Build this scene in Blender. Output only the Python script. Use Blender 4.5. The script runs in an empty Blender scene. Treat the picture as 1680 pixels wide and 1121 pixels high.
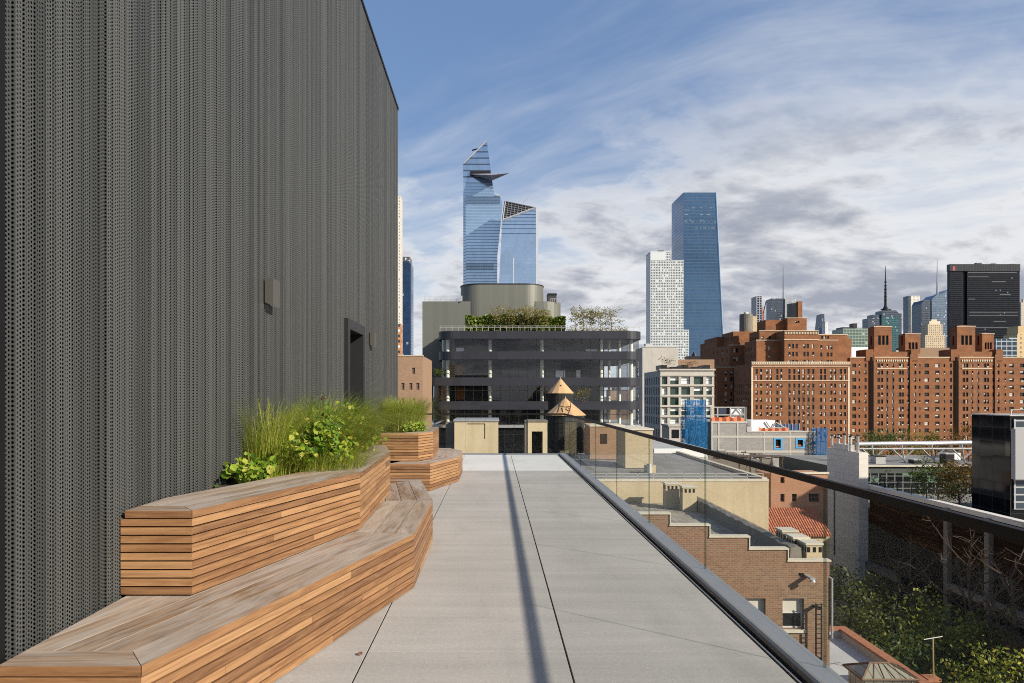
import bpy, math, random
from mathutils import Vector, Matrix
R = math.radians
SC = bpy.context.scene
COL = SC.collection
rnd = random.Random(7)
ROOT = {}          # world location of the thing each part belongs to

# ------------------------------------------------------------------ camera
VX, VY, F, EYE = 811.0, 649.0, 1120.0, 1.55
cam_d = bpy.data.cameras.new('camera'); cam = bpy.data.objects.new('camera', cam_d); COL.objects.link(cam)
cam.location = (0, 0, EYE); cam.rotation_euler = (R(90), 0, 0)
cam_d.sensor_width = 36; cam_d.lens = 24
cam_d.shift_x = (840 - VX) / 1680; cam_d.shift_y = (VY - 560.5) / 1680
cam_d.clip_start = .05; cam_d.clip_end = 30000
SC.camera = cam

# photo measurements -> metres at the distance where a thing really stands
def X(px, Y): return (px - VX) / F * Y
def Z(py, Y): return EYE + (VY - py) / F * Y
GZ = -26.0         # street level under the roof terrace

# ------------------------------------------------------------------ mesh builder
class MB:
    def __init__(s): s.v = []; s.f = []; s.m = []; s.r = []; s.uv = []; s.smooth = False
    def face(s, pts, m=0, r=None, uv=None):
        i = len(s.v); s.v += [tuple(p) for p in pts]; s.f.append(tuple(range(i, i + len(pts))))
        s.m.append(m); s.r.append(rnd.random() if r is None else r); s.uv.append(uv)
    def box(s, x0, x1, y0, y1, z0, z1, m=0, r=None):
        if x0 > x1: x0, x1 = x1, x0
        if y0 > y1: y0, y1 = y1, y0
        if z0 > z1: z0, z1 = z1, z0
        s.prism([(x0, y0), (x1, y0), (x1, y1), (x0, y1)], z0, z1, m, r)
    def prism(s, poly, z0, z1, m=0, r=None, caps=True, mtop=None):
        r = rnd.random() if r is None else r
        n = len(poly); acc = 0.
        for i in range(n):
            a, b = poly[i], poly[(i + 1) % n]; L = math.hypot(b[0] - a[0], b[1] - a[1])
            s.face([(a[0], a[1], z0), (b[0], b[1], z0), (b[0], b[1], z1), (a[0], a[1], z1)], m, r,
                   [(acc, z0), (acc + L, z0), (acc + L, z1), (acc, z1)]); acc += L
        if caps:
            s.face([(p[0], p[1], z1) for p in poly], m if mtop is None else mtop, r)
            s.face([(p[0], p[1], z0) for p in reversed(poly)], m, r)
    def loft(s, rings, m=0, r=None, caps=True):
        r = rnd.random() if r is None else r
        for a, b in zip(rings, rings[1:]):
            n = len(a)
            for i in range(n):
                j = (i + 1) % n
                s.face([a[i], a[j], b[j], b[i]], m, r)
        if caps:
            s.face(list(reversed(rings[0])), m, r); s.face(rings[-1], m, r)
    def tube(s, pts, rad, n=6, m=0, r=None):
        pts = [Vector(p) for p in pts]
        if not hasattr(rad, '__len__'): rad = [rad] * len(pts)
        rings = []
        for i, p in enumerate(pts):
            d = (pts[min(i + 1, len(pts) - 1)] - pts[max(i - 1, 0)]).normalized()
            u = d.cross(Vector((0, 0, 1)) if abs(d.z) < .9 else Vector((1, 0, 0))).normalized(); w = d.cross(u)
            rings.append([p + (u * math.cos(k * 2 * math.pi / n) + w * math.sin(k * 2 * math.pi / n)) * rad[i] for k in range(n)])
        rings = [[tuple(q) for q in reversed(g)] for g in rings]
        s.loft(rings, m, r)
    def cyl(s, cx, cy, z0, z1, r0, r1=None, n=24, m=0, r=None):
        r1 = r0 if r1 is None else r1
        ring = lambda rr, z: [(cx + rr * math.cos(2 * math.pi * k / n), cy + rr * math.sin(2 * math.pi * k / n), z) for k in range(n)]
        s.loft([ring(r0, z0), ring(max(r1, 1e-3), z1)], m, r)
    def bar(s, a, b, w, m=0, r=None): s.tube([a, b], w / 2 * 1.2, 4, m, r)
    def build(s, name, mats, parent=None, kind=None, label=None, smooth=False, origin=None):
        if not isinstance(mats, (list, tuple)): mats = [mats]
        if parent is not None: o0 = ROOT[parent.name]
        elif origin is not None: o0 = Vector(origin)
        else:
            xs, ys, zs = zip(*s.v); o0 = Vector(((min(xs) + max(xs)) / 2, (min(ys) + max(ys)) / 2, min(zs)))
        me = bpy.data.meshes.new(name)
        me.from_pydata([(a - o0.x, b - o0.y, c - o0.z) for a, b, c in s.v], [], s.f)
        for mt in mats: me.materials.append(mt)
        me.polygons.foreach_set('material_index', s.m)
        at = me.attributes.new('rnd', 'FLOAT', 'FACE'); at.data.foreach_set('value', s.r)
        uvl = me.uv_layers.new(name='UVMap'); flat = []
        for f, u in zip(s.f, s.uv):
            if u is None:
                p = [Vector(s.v[i]) for i in f]
                nrm = Vector((0, 0, 0))
                for k in range(1, len(p) - 1): nrm += (p[k] - p[0]).cross(p[k + 1] - p[0])
                nrm = nrm.normalized() if nrm.length > 1e-12 else Vector((0, 0, 1))
                if abs(nrm.z) > .8: u = [(q.x, q.y) for q in p]
                else:
                    t = Vector((-nrm.y, nrm.x, 0)).normalized(); w = nrm.cross(t)
                    u = [(q.dot(t), q.z if abs(nrm.z) < .1 else q.dot(w)) for q in p]
            for a in u: flat += [a[0], a[1]]
        uvl.data.foreach_set('uv', flat)
        if smooth: me.polygons.foreach_set('use_smooth', [True] * len(s.f))
        me.validate(); me.update()
        o = bpy.data.objects.new(name, me); COL.objects.link(o)
        if parent is None: o.location = o0; ROOT[o.name] = o0
        else: o.parent = parent; ROOT[o.name] = o0
        if kind: o['kind'] = kind
        if label: o['label'] = label
        return o

def tag(o, label, cat, group=None, kind=None):
    o['label'] = label; o['category'] = cat
    if group: o['group'] = group
    if kind: o['kind'] = kind
    return o
def thing(name, label, cat, loc=(0, 0, 0), group=None):
    o = bpy.data.objects.new(name, None); COL.objects.link(o); o.location = loc; o.empty_display_size = .2
    ROOT[o.name] = Vector(loc)
    return tag(o, label, cat, group)
def dup(root, loc, label, group=None, rz=0, sc=1):
    r = root.copy(); COL.objects.link(r); r.location = loc; r.rotation_euler = (0, 0, rz); r.scale = (sc, sc, sc); r['label'] = label
    if group: r['group'] = group
    for ch in list(root.children):
        c = ch.copy(); COL.objects.link(c); c.parent = r
        for g in list(ch.children):
            d = g.copy(); COL.objects.link(d); d.parent = c
    return r

# ------------------------------------------------------------------ materials
class NT:
    def __init__(s, name):
        s.mat = bpy.data.materials.new(name); s.mat.use_nodes = True; s.t = s.mat.node_tree; s.n = s.t.nodes; s.n.clear()
        s.out = s.n.new('ShaderNodeOutputMaterial')
    def node(s, kind, **kw):
        x = s.n.new('ShaderNode' + kind)
        for k, v in kw.items():
            if hasattr(x, k): setattr(x, k, v)
        return x
    def link(s, a, b): s.t.links.new(a, b)
    def setin(s, sock, v):
        if isinstance(v, bpy.types.NodeSocket): s.link(v, sock)
        else: sock.default_value = v
    def math(s, op, a, b=0., c=None):
        x = s.node('Math', operation=op); s.setin(x.inputs[0], a); s.setin(x.inputs[1], b)
        if c is not None: s.setin(x.inputs[2], c)
        return x.outputs[0]
    def uv(s): return s.node('UVMap').outputs[0]
    def obj(s): return s.node('TexCoord').outputs['Object']
    def xyz(s, vec):
        x = s.node('SeparateXYZ'); s.link(vec, x.inputs[0]); return x.outputs
    def comb(s, a=0., b=0., c=0.):
        x = s.node('CombineXYZ')
        for i, v in enumerate((a, b, c)): s.setin(x.inputs[i], v)
        return x.outputs[0]
    def scale(s, vec, sx, sy, sz=1.):
        x = s.node('Mapping'); s.link(vec, x.inputs[0]); x.inputs['Scale'].default_value = (sx, sy, sz); return x.outputs[0]
    def noise(s, vec, sc=1., det=4., rough=.55, dist=0., out=0):
        x = s.node('TexNoise'); s.link(vec, x.inputs['Vector']); x.inputs['Scale'].default_value = sc
        x.inputs['Detail'].default_value = det; x.inputs['Roughness'].default_value = rough; x.inputs['Distortion'].default_value = dist
        return x.outputs[out]
    def white(s, vec):
        x = s.node('TexWhiteNoise', noise_dimensions='3D'); s.link(vec, x.inputs[0]); return x.outputs
    def mix(s, f, a, b, mode='MIX'):
        x = s.node('Mix', data_type='RGBA', blend_type=mode); s.setin(x.inputs[0], f)
        for k, v in ((6, a), (7, b)): s.setin(x.inputs[k], v if isinstance(v, bpy.types.NodeSocket) else (*v[:3], 1))
        return x.outputs[2]
    def ramp(s, f, stops):
        x = s.node('ValToRGB'); s.link(f, x.inputs[0]); e = x.color_ramp.elements
        while len(e) < len(stops): e.new(.5)
        for q, (p, c) in zip(e, stops):
            q.position = p; q.color = (*c, 1) if hasattr(c, '__len__') else (c, c, c, 1)
        return x.outputs[0]
    def attr(s, name='rnd'): return s.node('Attribute', attribute_name=name).outputs['Fac']
    def bump(s, h, st=.3, d=.01):
        x = s.node('Bump'); s.link(h, x.inputs['Height']); x.inputs['Strength'].default_value = st; x.inputs['Distance'].default_value = d
        return x.outputs[0]
    def bsdf(s, col, rough=.6, metal=0., nrm=None, spec=.5):
        x = s.node('BsdfPrincipled'); s.setin(x.inputs['Base Color'], col if isinstance(col, bpy.types.NodeSocket) else (*col, 1))
        s.setin(x.inputs['Roughness'], rough); s.setin(x.inputs['Metallic'], metal); s.setin(x.inputs['Specular IOR Level'], spec)
        if nrm is not None: s.link(nrm, x.inputs['Normal'])
        return x.outputs[0]
    def done(s, sh): s.link(sh, s.out.inputs[0]); return s.mat

def m_plain(name, col, rough=.6, metal=0., var=.12, sc=2., bump=0.):
    t = NT(name); v = t.obj(); n = t.noise(v, sc, 6)
    c = t.mix(n, tuple(a * (1 - 2 * var) for a in col), tuple(min(1, a * (1 + 2 * var)) for a in col))
    nr = t.bump(t.noise(v, sc * 12, 3), bump, .02) if bump else None
    return t.done(t.bsdf(c, rough, metal, nr))
def m_stain(name, c1, c2, sc=.3, rough=.8, streak=.5, fine=8., bump=.15):
    """mineral surface: blotches, vertical run-off streaks and fine grain"""
    t = NT(name); u = t.uv()
    a = t.noise(t.scale(u, sc, sc), 1., 6, .6); b = t.noise(t.scale(u, sc * 6, sc * .6), 1., 5, .6); g = t.noise(t.scale(u, fine, fine), 1., 4, .7)
    f = t.math('ADD', t.math('MULTIPLY', a, 1 - streak * .6), t.math('MULTIPLY', b, streak * .6))
    f = t.math('ADD', t.math('MULTIPLY', f, .8), t.math('MULTIPLY', g, .2))
    f = t.math('MULTIPLY_ADD', f, 3.2, -1.1)
    f.node.use_clamp = True
    return t.done(t.bsdf(t.mix(f, c1, c2), rough, 0., t.bump(g, bump, .02)))
def m_brick(name, c1, c2, c3, mortar, w=.2, h=.067, mo=.01, rough=.85, bump=.4, var=.6, bias=0.):
    t = NT(name); u = t.uv()
    br = t.node('TexBrick'); t.link(u, br.inputs['Vector']); br.inputs['Scale'].default_value = 1
    br.inputs['Brick Width'].default_value = w; br.inputs['Row Height'].default_value = h; br.inputs['Mortar Size'].default_value = mo; br.inputs['Bias'].default_value = bias
    br.inputs['Mortar Smooth'].default_value = .2
    br.inputs['Color1'].default_value = (*c1, 1); br.inputs['Color2'].default_value = (*c2, 1); br.inputs['Mortar'].default_value = (*mortar, 1)
    big = t.noise(t.scale(u, .22, .35), 1., 6, .6); f = t.math('MULTIPLY_ADD', big, 3., -1.); f.node.use_clamp = True
    c = t.mix(t.math('MULTIPLY', f, var), br.outputs[0], c3, 'MIX')
    c = t.mix(t.math('MULTIPLY', t.noise(t.scale(u, 3, 3), 1., 4), .45), c, tuple(a * .55 for a in c1))
    c = t.mix(t.math('MULTIPLY', br.outputs[1], .7), c, mortar)
    return t.done(t.bsdf(c, rough, 0., t.bump(t.math('SUBTRACT', 1., br.outputs[1]), bump, .01)))
def m_curtain(name, glass, frame, pu, pv, wu=.12, wv=.3, metal=.75, rough=.1, var=.35, blind=.04, blindcol=(.55, .58, .6), wob=.012, frough=.4, spec=.5):
    """glass curtain wall: panes with their own tilt and tone between mullions and spandrels"""
    t = NT(name); q = t.xyz(t.uv())
    a, b = t.math('DIVIDE', q[0], pu), t.math('DIVIDE', q[1], pv)
    ia, ib = t.math('FLOOR', a), t.math('FLOOR', b)
    fu = t.math('LESS_THAN', t.math('FRACT', a), wu / pu); fv = t.math('LESS_THAN', t.math('FRACT', b), wv / pv)
    mask = t.math('MAXIMUM', fu, fv)
    wn = t.white(t.comb(ia, ib, 0.)); row = t.white(t.comb(0., ib, 3.)); 
    big = t.noise(t.scale(t.uv(), .012, .03), 1., 4, .6)
    k = t.math('MULTIPLY_ADD', t.math('MULTIPLY_ADD', row[0], .4, t.math('MULTIPLY', wn[0], .6)), var, 1 - var / 2)
    k = t.math('MULTIPLY', k, t.math('MULTIPLY_ADD', big, .7, .65))
    vm = t.node('VectorMath', operation='SCALE'); vm.inputs[0].default_value = glass; t.link(k, vm.inputs['Scale'])
    bl = t.math('LESS_THAN', t.white(t.comb(ia, ib, 9.))[0], blind)
    g = t.mix(bl, vm.outputs[0], blindcol)
    c = t.mix(mask, g, frame)
    nz = t.node('VectorMath', operation='SUBTRACT'); t.link(wn[1], nz.inputs[0]); nz.inputs[1].default_value = (.5, .5, .5)
    ns = t.node('VectorMath', operation='SCALE'); t.link(nz.outputs[0], ns.inputs[0]); ns.inputs['Scale'].default_value = wob
    ad = t.node('VectorMath', operation='ADD'); t.link(ns.outputs[0], ad.inputs[0]); t.link(t.node('NewGeometry').outputs['Normal'], ad.inputs[1])
    nn = t.node('VectorMath', operation='NORMALIZE'); t.link(ad.outputs[0], nn.inputs[0])
    me = t.math('MULTIPLY', t.math('SUBTRACT', 1., t.math('MAXIMUM', mask, bl)), metal)
    ro = t.math('MULTIPLY_ADD', mask, frough - rough, rough)
    return t.done(t.bsdf(c, ro, me, nn.outputs[0], spec))
def m_glass(name, tint, refl=1.0, rough=.0):
    t = NT(name); tr = t.node('BsdfTransparent'); tr.inputs[0].default_value = (*tint, 1)
    gl = t.node('BsdfGlossy'); gl.inputs['Roughness'].default_value = rough; gl.inputs[0].default_value = (1, 1, 1, 1)
    ge = t.node('NewGeometry'); dt = t.node('VectorMath', operation='DOT_PRODUCT'); t.link(ge.outputs['Incoming'], dt.inputs[0]); t.link(ge.outputs['Normal'], dt.inputs[1])
    fr = t.math('MULTIPLY_ADD', t.math('POWER', t.math('SUBTRACT', 1., t.math('ABSOLUTE', dt.outputs['Value'])), 5.), .96, .04)
    mx = t.node('MixShader'); t.link(t.math('MULTIPLY', fr, refl), mx.inputs[0]); t.link(tr.outputs[0], mx.inputs[1]); t.link(gl.outputs[0], mx.inputs[2])
    return t.done(mx.outputs[0])
def m_leaf(name, stops, trans=.35, rough=.5):
    t = NT(name); c = t.ramp(t.attr(), stops)
    b = t.bsdf(c, rough, 0., None, .3); tl = t.node('BsdfTranslucent'); t.link(t.mix(.4, c, (.25, .3, .02)), tl.inputs[0])
    mx = t.node('MixShader'); mx.inputs[0].default_value = trans; t.link(b, mx.inputs[1]); t.link(tl.outputs[0], mx.inputs[2])
    return t.done(mx.outputs[0])
def m_wood(name, stops, grain=.5, rough=.55, weather=None):
    t = NT(name); u = t.uv(); a = t.attr(); q = t.xyz(u)
    sh = t.comb(t.math('MULTIPLY_ADD', a, 37., q[0]), t.math('MULTIPLY_ADD', a, 11., q[1]), 0.)
    g1 = t.noise(t.scale(sh, 2.2, 70.), 1., 7, .7, .6); g2 = t.noise(t.scale(sh, 1.5, 13.), 1., 6, .65, 2.4); g3 = t.noise(t.scale(sh, 10., 160.), 1., 3, .6)
    c = t.ramp(a, stops)
    f = t.math('MULTIPLY_ADD', t.math('ADD', t.math('MULTIPLY', g1, .5), t.math('MULTIPLY', g2, .5)), 4.2, -1.6); f.node.use_clamp = True
    lo = t.mix(grain, c, t.mix(1., c, (.30, .25, .22), 'MULTIPLY'))
    hi = t.mix(grain * .4, c, (.56, .34, .16))
    c = t.mix(f, lo, hi)
    if weather:
        wf = t.math('MULTIPLY_ADD', t.noise(t.scale(sh, .8, 5.), 1., 6, .65, 1.2), 4., -1.5); wf.node.use_clamp = True
        c = t.mix(t.math('MULTIPLY', wf, weather[1]), c, weather[0])
    return t.done(t.bsdf(c, rough, 0., t.bump(t.math('ADD', g1, g3), .25, .002)))

M = {}
M['concrete_paver'] = None
def paver(name, c1, c2):
    t = NT(name); u = t.uv(); q = t.xyz(u)
    sp = t.node('TexVoronoi'); t.link(u, sp.inputs['Vector']); sp.inputs['Scale'].default_value = 75
    speck = t.math('LESS_THAN', sp.outputs['Distance'], .16); keep = t.math('GREATER_THAN', t.white(sp.outputs['Position'])[0], .84)
    speck = t.math('MULTIPLY', speck, keep)
    fine = t.noise(t.scale(u, 45, 38), 1., 6, .8); band = t.noise(t.scale(u, .35, 5.), 1., 5, .6); big = t.noise(t.scale(u, .8, .5), 1., 5, .6)
    f = t.math('ADD', t.math('MULTIPLY', fine, .45), t.math('ADD', t.math('MULTIPLY', band, .3), t.math('MULTIPLY', big, .25)))
    f = t.math('MULTIPLY_ADD', f, 4., -1.5); f.node.use_clamp = True
    c = t.mix(f, c1, c2)
    sl = t.white(t.comb(t.math('FLOOR', t.math('DIVIDE', t.math('ADD', q[0], .768), 1.2)), t.math('FLOOR', t.math('DIVIDE', t.math('ADD', q[1], .67), .6)), 0.))[0]
    c = t.mix(t.math('MULTIPLY', sl, .16), c, tuple(a * .6 for a in c1))
    # pale fines swept along the cross joints
    yy = t.math('ABSOLUTE', t.math('SUBTRACT', t.math('FRACT', t.math('DIVIDE', t.math('ADD', q[1], .37), .6)), .5))
    ln = t.math('MULTIPLY', t.math('LESS_THAN', yy, .009), t.math('MULTIPLY', t.math('GREATER_THAN', t.noise(t.scale(u, 14, 14), 1., 4), .47), .16))
    c = t.mix(ln, c, (.62, .6, .55)); c = t.mix(t.math('MULTIPLY', speck, .7), c, (.75, .73, .68))
    dirt = t.math('MULTIPLY_ADD', t.noise(t.scale(u, 1.6, .35), 1., 6, .65), 3., -1.55); dirt.node.use_clamp = True
    c = t.mix(t.math('MULTIPLY', dirt, .45), c, tuple(a * .5 for a in c1))
    return t.done(t.bsdf(c, .8, 0., t.bump(fine, .2, .004)))
M['paver'] = paver('concrete_paver', (.285, .272, .25), (.43, .412, .38))
M['paver_pale'] = paver('pale_paver', (.52, .51, .48), (.62, .61, .58))
M['black'] = m_plain('black_void', (.006, .006, .006), .9)
M['blackmetal'] = m_plain('black_metal', (.007, .007, .008), .55, .0, .1, 5)
M['greymetal'] = m_plain('grey_coping_metal', (.235, .245, .26), .5, .2, .1, 1.5)
M['steel'] = m_plain('brushed_steel', (.42, .40, .37), .3, .9, .1, 8)
M['bronze'] = m_plain('bronze_profile', (.34, .31, .26), .38, .6, .1, 8)
M['alu'] = m_plain('pale_metal', (.5, .5, .5), .4, .6, .1, 3)
M['lampgrey'] = m_plain('taupe_lamp_body', (.075, .07, .062), .5, .2, .05, 20)
M['lens'] = m_plain('frosted_lens', (.85, .85, .82), .3, 0, .03, 5)
_lb = [n for n in M['lens'].node_tree.nodes if n.type == 'BSDF_PRINCIPLED'][0]; _lb.inputs['Emission Color'].default_value = (1, .96, .88, 1); _lb.inputs['Emission Strength'].default_value = .55
M['wood_side'] = m_wood('ipe_slats', [(0., (.13, .058, .026)), (.3, (.20, .094, .039)), (.65, (.275, .14, .060)), (1., (.36, .205, .097))], .5)
M['wood_top'] = m_wood('weathered_ipe_boards', [(0., (.155, .105, .068)), (.5, (.25, .18, .125)), (1., (.37, .285, .21))], .8, .6, ((.40, .37, .335), .75))
M['soil'] = m_plain('planter_soil', (.045, .03, .02), .95, 0, .3, 14, .6)
M['glass_guard'] = m_glass('guard_glass', (.922, .935, .928), .16)
M['glass_edge'] = m_glass('glass_edge', (.74, .78, .76), .15)
def perforated():
    t = NT('perforated_pleated_metal'); q = t.xyz(t.uv())
    def lat(off):
        a = t.math('SUBTRACT', t.math('FRACT', t.math('ADD', t.math('DIVIDE', q[0], .035), off)), .5)
        b = t.math('SUBTRACT', t.math('FRACT', t.math('ADD', t.math('DIVIDE', q[1], .0198), off)), .5)
        a = t.math('MULTIPLY', a, .035); b = t.math('MULTIPLY', b, .0198)
        return t.math('SQRT', t.math('ADD', t.math('MULTIPLY', a, a), t.math('MULTIPLY', b, b)))
    hole = t.math('LESS_THAN', t.math('MINIMUM', lat(0.), lat(.5)), .0060)
    st = t.noise(t.scale(t.uv(), 2.5, .4), 1., 4); pn = t.attr()
    c = t.mix(st, (.070, .075, .074), (.098, .102, .099)); c = t.mix(pn, c, (.044, .047, .047))
    b = t.bsdf(c, .5, .1, None, .35); tr = t.node('BsdfTransparent'); mx = t.node('MixShader')
    t.link(hole, mx.inputs[0]); t.link(b, mx.inputs[1]); t.link(tr.outputs[0], mx.inputs[2])
    return t.done(mx.outputs[0])
M['perf'] = perforated()
M['backing'] = m_plain('dark_backing_sheet', (.003, .003, .003), .9)
for _k in ('backing', 'blackmetal', 'black'):
    [n for n in M[_k].node_tree.nodes if n.type == 'BSDF_PRINCIPLED'][0].inputs['Specular IOR Level'].default_value = .15
# ------------------------------------------------------------------ light and sky
SUN = Vector((1.52, -1.18, 1.0)).normalized()
sd = bpy.data.lights.new('sun', 'SUN'); so = bpy.data.objects.new('sun', sd); COL.objects.link(so)
sd.energy = 5.0; sd.angle = R(.8); sd.color = (1., .90, .76)
so.rotation_euler = SUN.to_track_quat('Z', 'Y').to_euler(); so.location = (30, -30, 40)
def make_world():
    w = bpy.data.worlds.new('World'); SC.world = w; w.use_nodes = True
    t = NT.__new__(NT); t.t = w.node_tree; t.n = t.t.nodes; t.n.clear()
    out = t.n.new('ShaderNodeOutputWorld'); bg = t.n.new('ShaderNodeBackground'); t.link(bg.outputs[0], out.inputs[0])
    sky = t.node('TexSky', sky_type='NISHITA'); sky.sun_disc = False
    sky.sun_elevation = math.asin(SUN.z); sky.sun_rotation = math.atan2(SUN.x, SUN.y); sky.altitude = 60; sky.air_density = 1.15; sky.dust_density = 1.2; sky.ozone_density = 2.
    g = t.node('TexCoord').outputs['Generated']
    nv = t.node('VectorMath', operation='NORMALIZE'); t.link(g, nv.inputs[0]); d = t.xyz(nv.outputs[0])
    zc = t.math('MAXIMUM', d[2], 0.)
    def plane(off, rot=0.):
        k = t.math('ADD', zc, off); a = t.math('DIVIDE', d[0], k); b = t.math('DIVIDE', d[1], k)
        mp = t.node('Mapping'); t.link(t.comb(a, b, 0.), mp.inputs[0]); mp.inputs['Rotation'].default_value = (0, 0, rot); return mp.outputs[0]
    def sm(f, lo, hi):
        x = t.node('MapRange', interpolation_type='SMOOTHSTEP'); t.link(f, x.inputs[0]); x.inputs[1].default_value = lo; x.inputs[2].default_value = hi; return x.outputs[0]
    skyc = t.mix(.55, sky.outputs[0], (.78, 1.65, 3.6))
    # thin high streaks, thickening towards the horizon and the right
    p = plane(.16, R(28)); wv = t.noise(t.scale(p, .5, .5), 1., 3, .5, 0, 1)
    ad = t.node('VectorMath', operation='MULTIPLY_ADD'); t.link(wv, ad.inputs[0]); ad.inputs[1].default_value = (.9, .9, 0); t.link(p, ad.inputs[2])
    c1 = t.noise(t.scale(ad.outputs[0], .55, 1.9), 1., 9, .62); c1b = t.noise(t.scale(ad.outputs[0], .35, .45), 1.3, 5, .55); c1c = t.noise(t.scale(ad.outputs[0], 1.8, 7.), 1., 6, .6)
    hz = sm(d[2], .50, .08); rt = t.math('MULTIPLY', d[0], .20)
    f = t.math('ADD', t.math('MULTIPLY', c1, .42), t.math('ADD', t.math('MULTIPLY', c1b, .33), t.math('MULTIPLY', c1c, .25)))
    f = t.math('ADD', f, t.math('ADD', t.math('MULTIPLY_ADD', hz, .29, -.045), rt))
    ci = t.math('MULTIPLY', sm(f, .44, .85), .93)
    skyc = t.mix(.06, skyc, (3.9, 4.1, 4.7)); col = t.mix(ci, skyc, (5.65, 5.75, 5.9))
    # low broken cumulus: grey bellies, pale rims
    p2 = plane(.24, R(-8)); w2 = t.noise(t.scale(p2, 1.2, 1.2), 1., 3, .5, 0, 1)
    a2 = t.node('VectorMath', operation='MULTIPLY_ADD'); t.link(w2, a2.inputs[0]); a2.inputs[1].default_value = (.35, .35, 0); t.link(p2, a2.inputs[2])
    n2 = t.noise(t.scale(a2.outputs[0], 1.5, 2.0), 1., 9, .58); n2b = t.noise(t.scale(a2.outputs[0], 5.5, 6.5), 1., 7, .6)
    n2 = t.math('ADD', t.math('MULTIPLY', n2, .68), t.math('MULTIPLY', n2b, .32))
    low = t.math('MULTIPLY', sm(d[2], .46, .20), sm(d[2], -.02, .04))
    n2 = t.math('ADD', n2, t.math('MULTIPLY_ADD', low, .135, t.math('MULTIPLY', d[0], .10)))
    cu = t.math('MULTIPLY', sm(n2, .56, .665), low)
    belly = sm(n2, .58, .76)
    ccol = t.mix(belly, (6.1, 6.1, 6.15), (2.25, 2.45, 3.0))
    col = t.mix(t.math('MULTIPLY', cu, .9), col, ccol)
    col = t.mix(sm(d[2], .0, -.03), col, (1.2, 1.2, 1.2))
    t.link(col, bg.inputs[0]); bg.inputs[1].default_value = .095
make_world()
SC.view_settings.view_transform = 'Standard'; SC.view_settings.look = 'None'; SC.view_settings.gamma = 1; SC.view_settings.exposure = .62
SC.cycles.transparent_max_bounces = 24; SC.cycles.max_bounces = 8; SC.cycles.filter_width = 1.05; SC.cycles.use_denoising = False; SC.cycles.use_adaptive_sampling = False; SC.cycles.sample_clamp_indirect = 4

# ------------------------------------------------------------------ own terrace
WX, TE, GX = -2.07, 17.77, 1.86
def terrace():
    b = MB(); xs = [WX, -.768, .432, 1.636]
    for a, c in zip(xs, xs[1:]): b.box(a + .006, c - .006, -4, 14.08, -.06, 0)
    b.build('terrace_floor', M['paver'], kind='structure')
    b = MB(); xs = [WX, -.768, .432, 1.636]
    for a, c in zip(xs, xs[1:]): b.box(a + .006, c - .006, 14.092, TE, -.06, 0)
    b.build('terrace_floor', M['paver_pale'], kind='structure')
    b = MB(); b.box(WX, 1.74, -4, TE + .25, -.16, -.075); b.build('terrace_floor_bed', M['black'], kind='structure')
terrace()

def our_building():
    root = thing('perforated_building', 'dark grey perforated pleated metal building beside the wooden benches', 'building', (-6, 6, GZ))
    b = MB(); b.box(-14, GX + .02, -4, TE + .3, GZ, -.17); b.box(-14, WX - .2, -4, 14.62, -.17, 7.55)
    b.build('lower_storeys', M['backing'], root)
    # pleats
    pr = random.Random(3); pts = []; y = 2.88; inn = False; nn_ = 0
    D0, D1, DT = 9.43, 10.68, 2.62
    while y < 14.62:
        pts.append((y, WX)); y += pr.choice([.040, .043, .043, .046]); pts.append((y, WX)); y += .004
        nn_ += 1; seam = nn_ % 11 == 0; dd = .05 if seam else pr.choice([.026, .034, .042]); pts.append((y, WX - dd)); y += .022 if seam else pr.choice([.008, .014, .02]); pts.append((y, WX - dd)); y += .004
    pts.append((14.66, WX))
    wall = MB(); u = 0.
    tn = .3
    for k, (a, c) in enumerate(zip(pts, pts[1:])):
        if k % 4 == 0: u = .07 * (k // 4) + .0047
        L = math.hypot(c[0] - a[0], c[1] - a[1])
        if k % 4 == 0: tn = pr.random() ** 1.8
        zs = [(0., 7.68)] if (c[0] < D0 or a[0] > D1) else [(DT, 7.68)]
        for z0, z1 in zs:
            wall.face([(c[1], c[0], z0), (a[1], a[0], z0), (a[1], a[0], z1), (c[1], c[0], z1)][::-1], 0, tn, [(u + L, z0), (u, z0), (u, z1), (u + L, z1)][::-1])
        u += L
    wall.build('perforated_wall', M['perf'], root)
    b = MB(); b.box(WX - .2, WX - .06, -4, D0, -.05, 7.6); b.box(WX - .2, WX - .06, D1, 14.6, -.05, 7.6); b.box(WX - .2, WX - .06, D0, D1, DT, 7.6)
    b.build('backing_sheet', M['backing'], root)
    b = MB(); b.box(WX - .2, WX + .012, 2.80, 2.872, -.05, 7.7); b.box(WX - .2, WX - .04, 2.0, 2.80, -.05, 7.7); b.build('corner_trim', M['blackmetal'], root)
    b = MB(); b.box(WX - .22, WX + .014, 2.80, 14.69, 7.681, 7.74); b.box(-14, WX - .02, 14.62, 14.69, -.1, 7.68); b.build('roof_edge_cap', M['blackmetal'], root)
    # door in its projecting portal
    door = MB(); door.box(WX - .46, WX - .42, D0 + .16, D1 - .16, .0, DT - .17); dr = door.build('door', m_plain('door_dark_glass', (.01, .011, .012), .08), root)
    fr = MB(); o = .05
    fr.box(WX - .5, WX + o, D0, D0 + .14, 0, DT); fr.box(WX - .5, WX + o, D1 - .14, D1, 0, DT); fr.box(WX - .5, WX + o, D0 + .14, D1 - .14, DT - .14, DT)
    fr.build('door_frame', m_plain('portal_metal', (.022, .022, .024), .45, .3, .1, 3), dr)
    h = MB(); h.tube([(WX - .38, D0 + .32, .85), (WX - .38, D0 + .32, 1.45)], .016, 8); h.box(WX - .42, WX - .37, D0 + .31, D0 + .33, .88, .9); h.box(WX - .42, WX - .37, D0 + .31, D0 + .33, 1.4, 1.42)
    h.build('handle', M['steel'], dr)
our_building()

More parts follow.
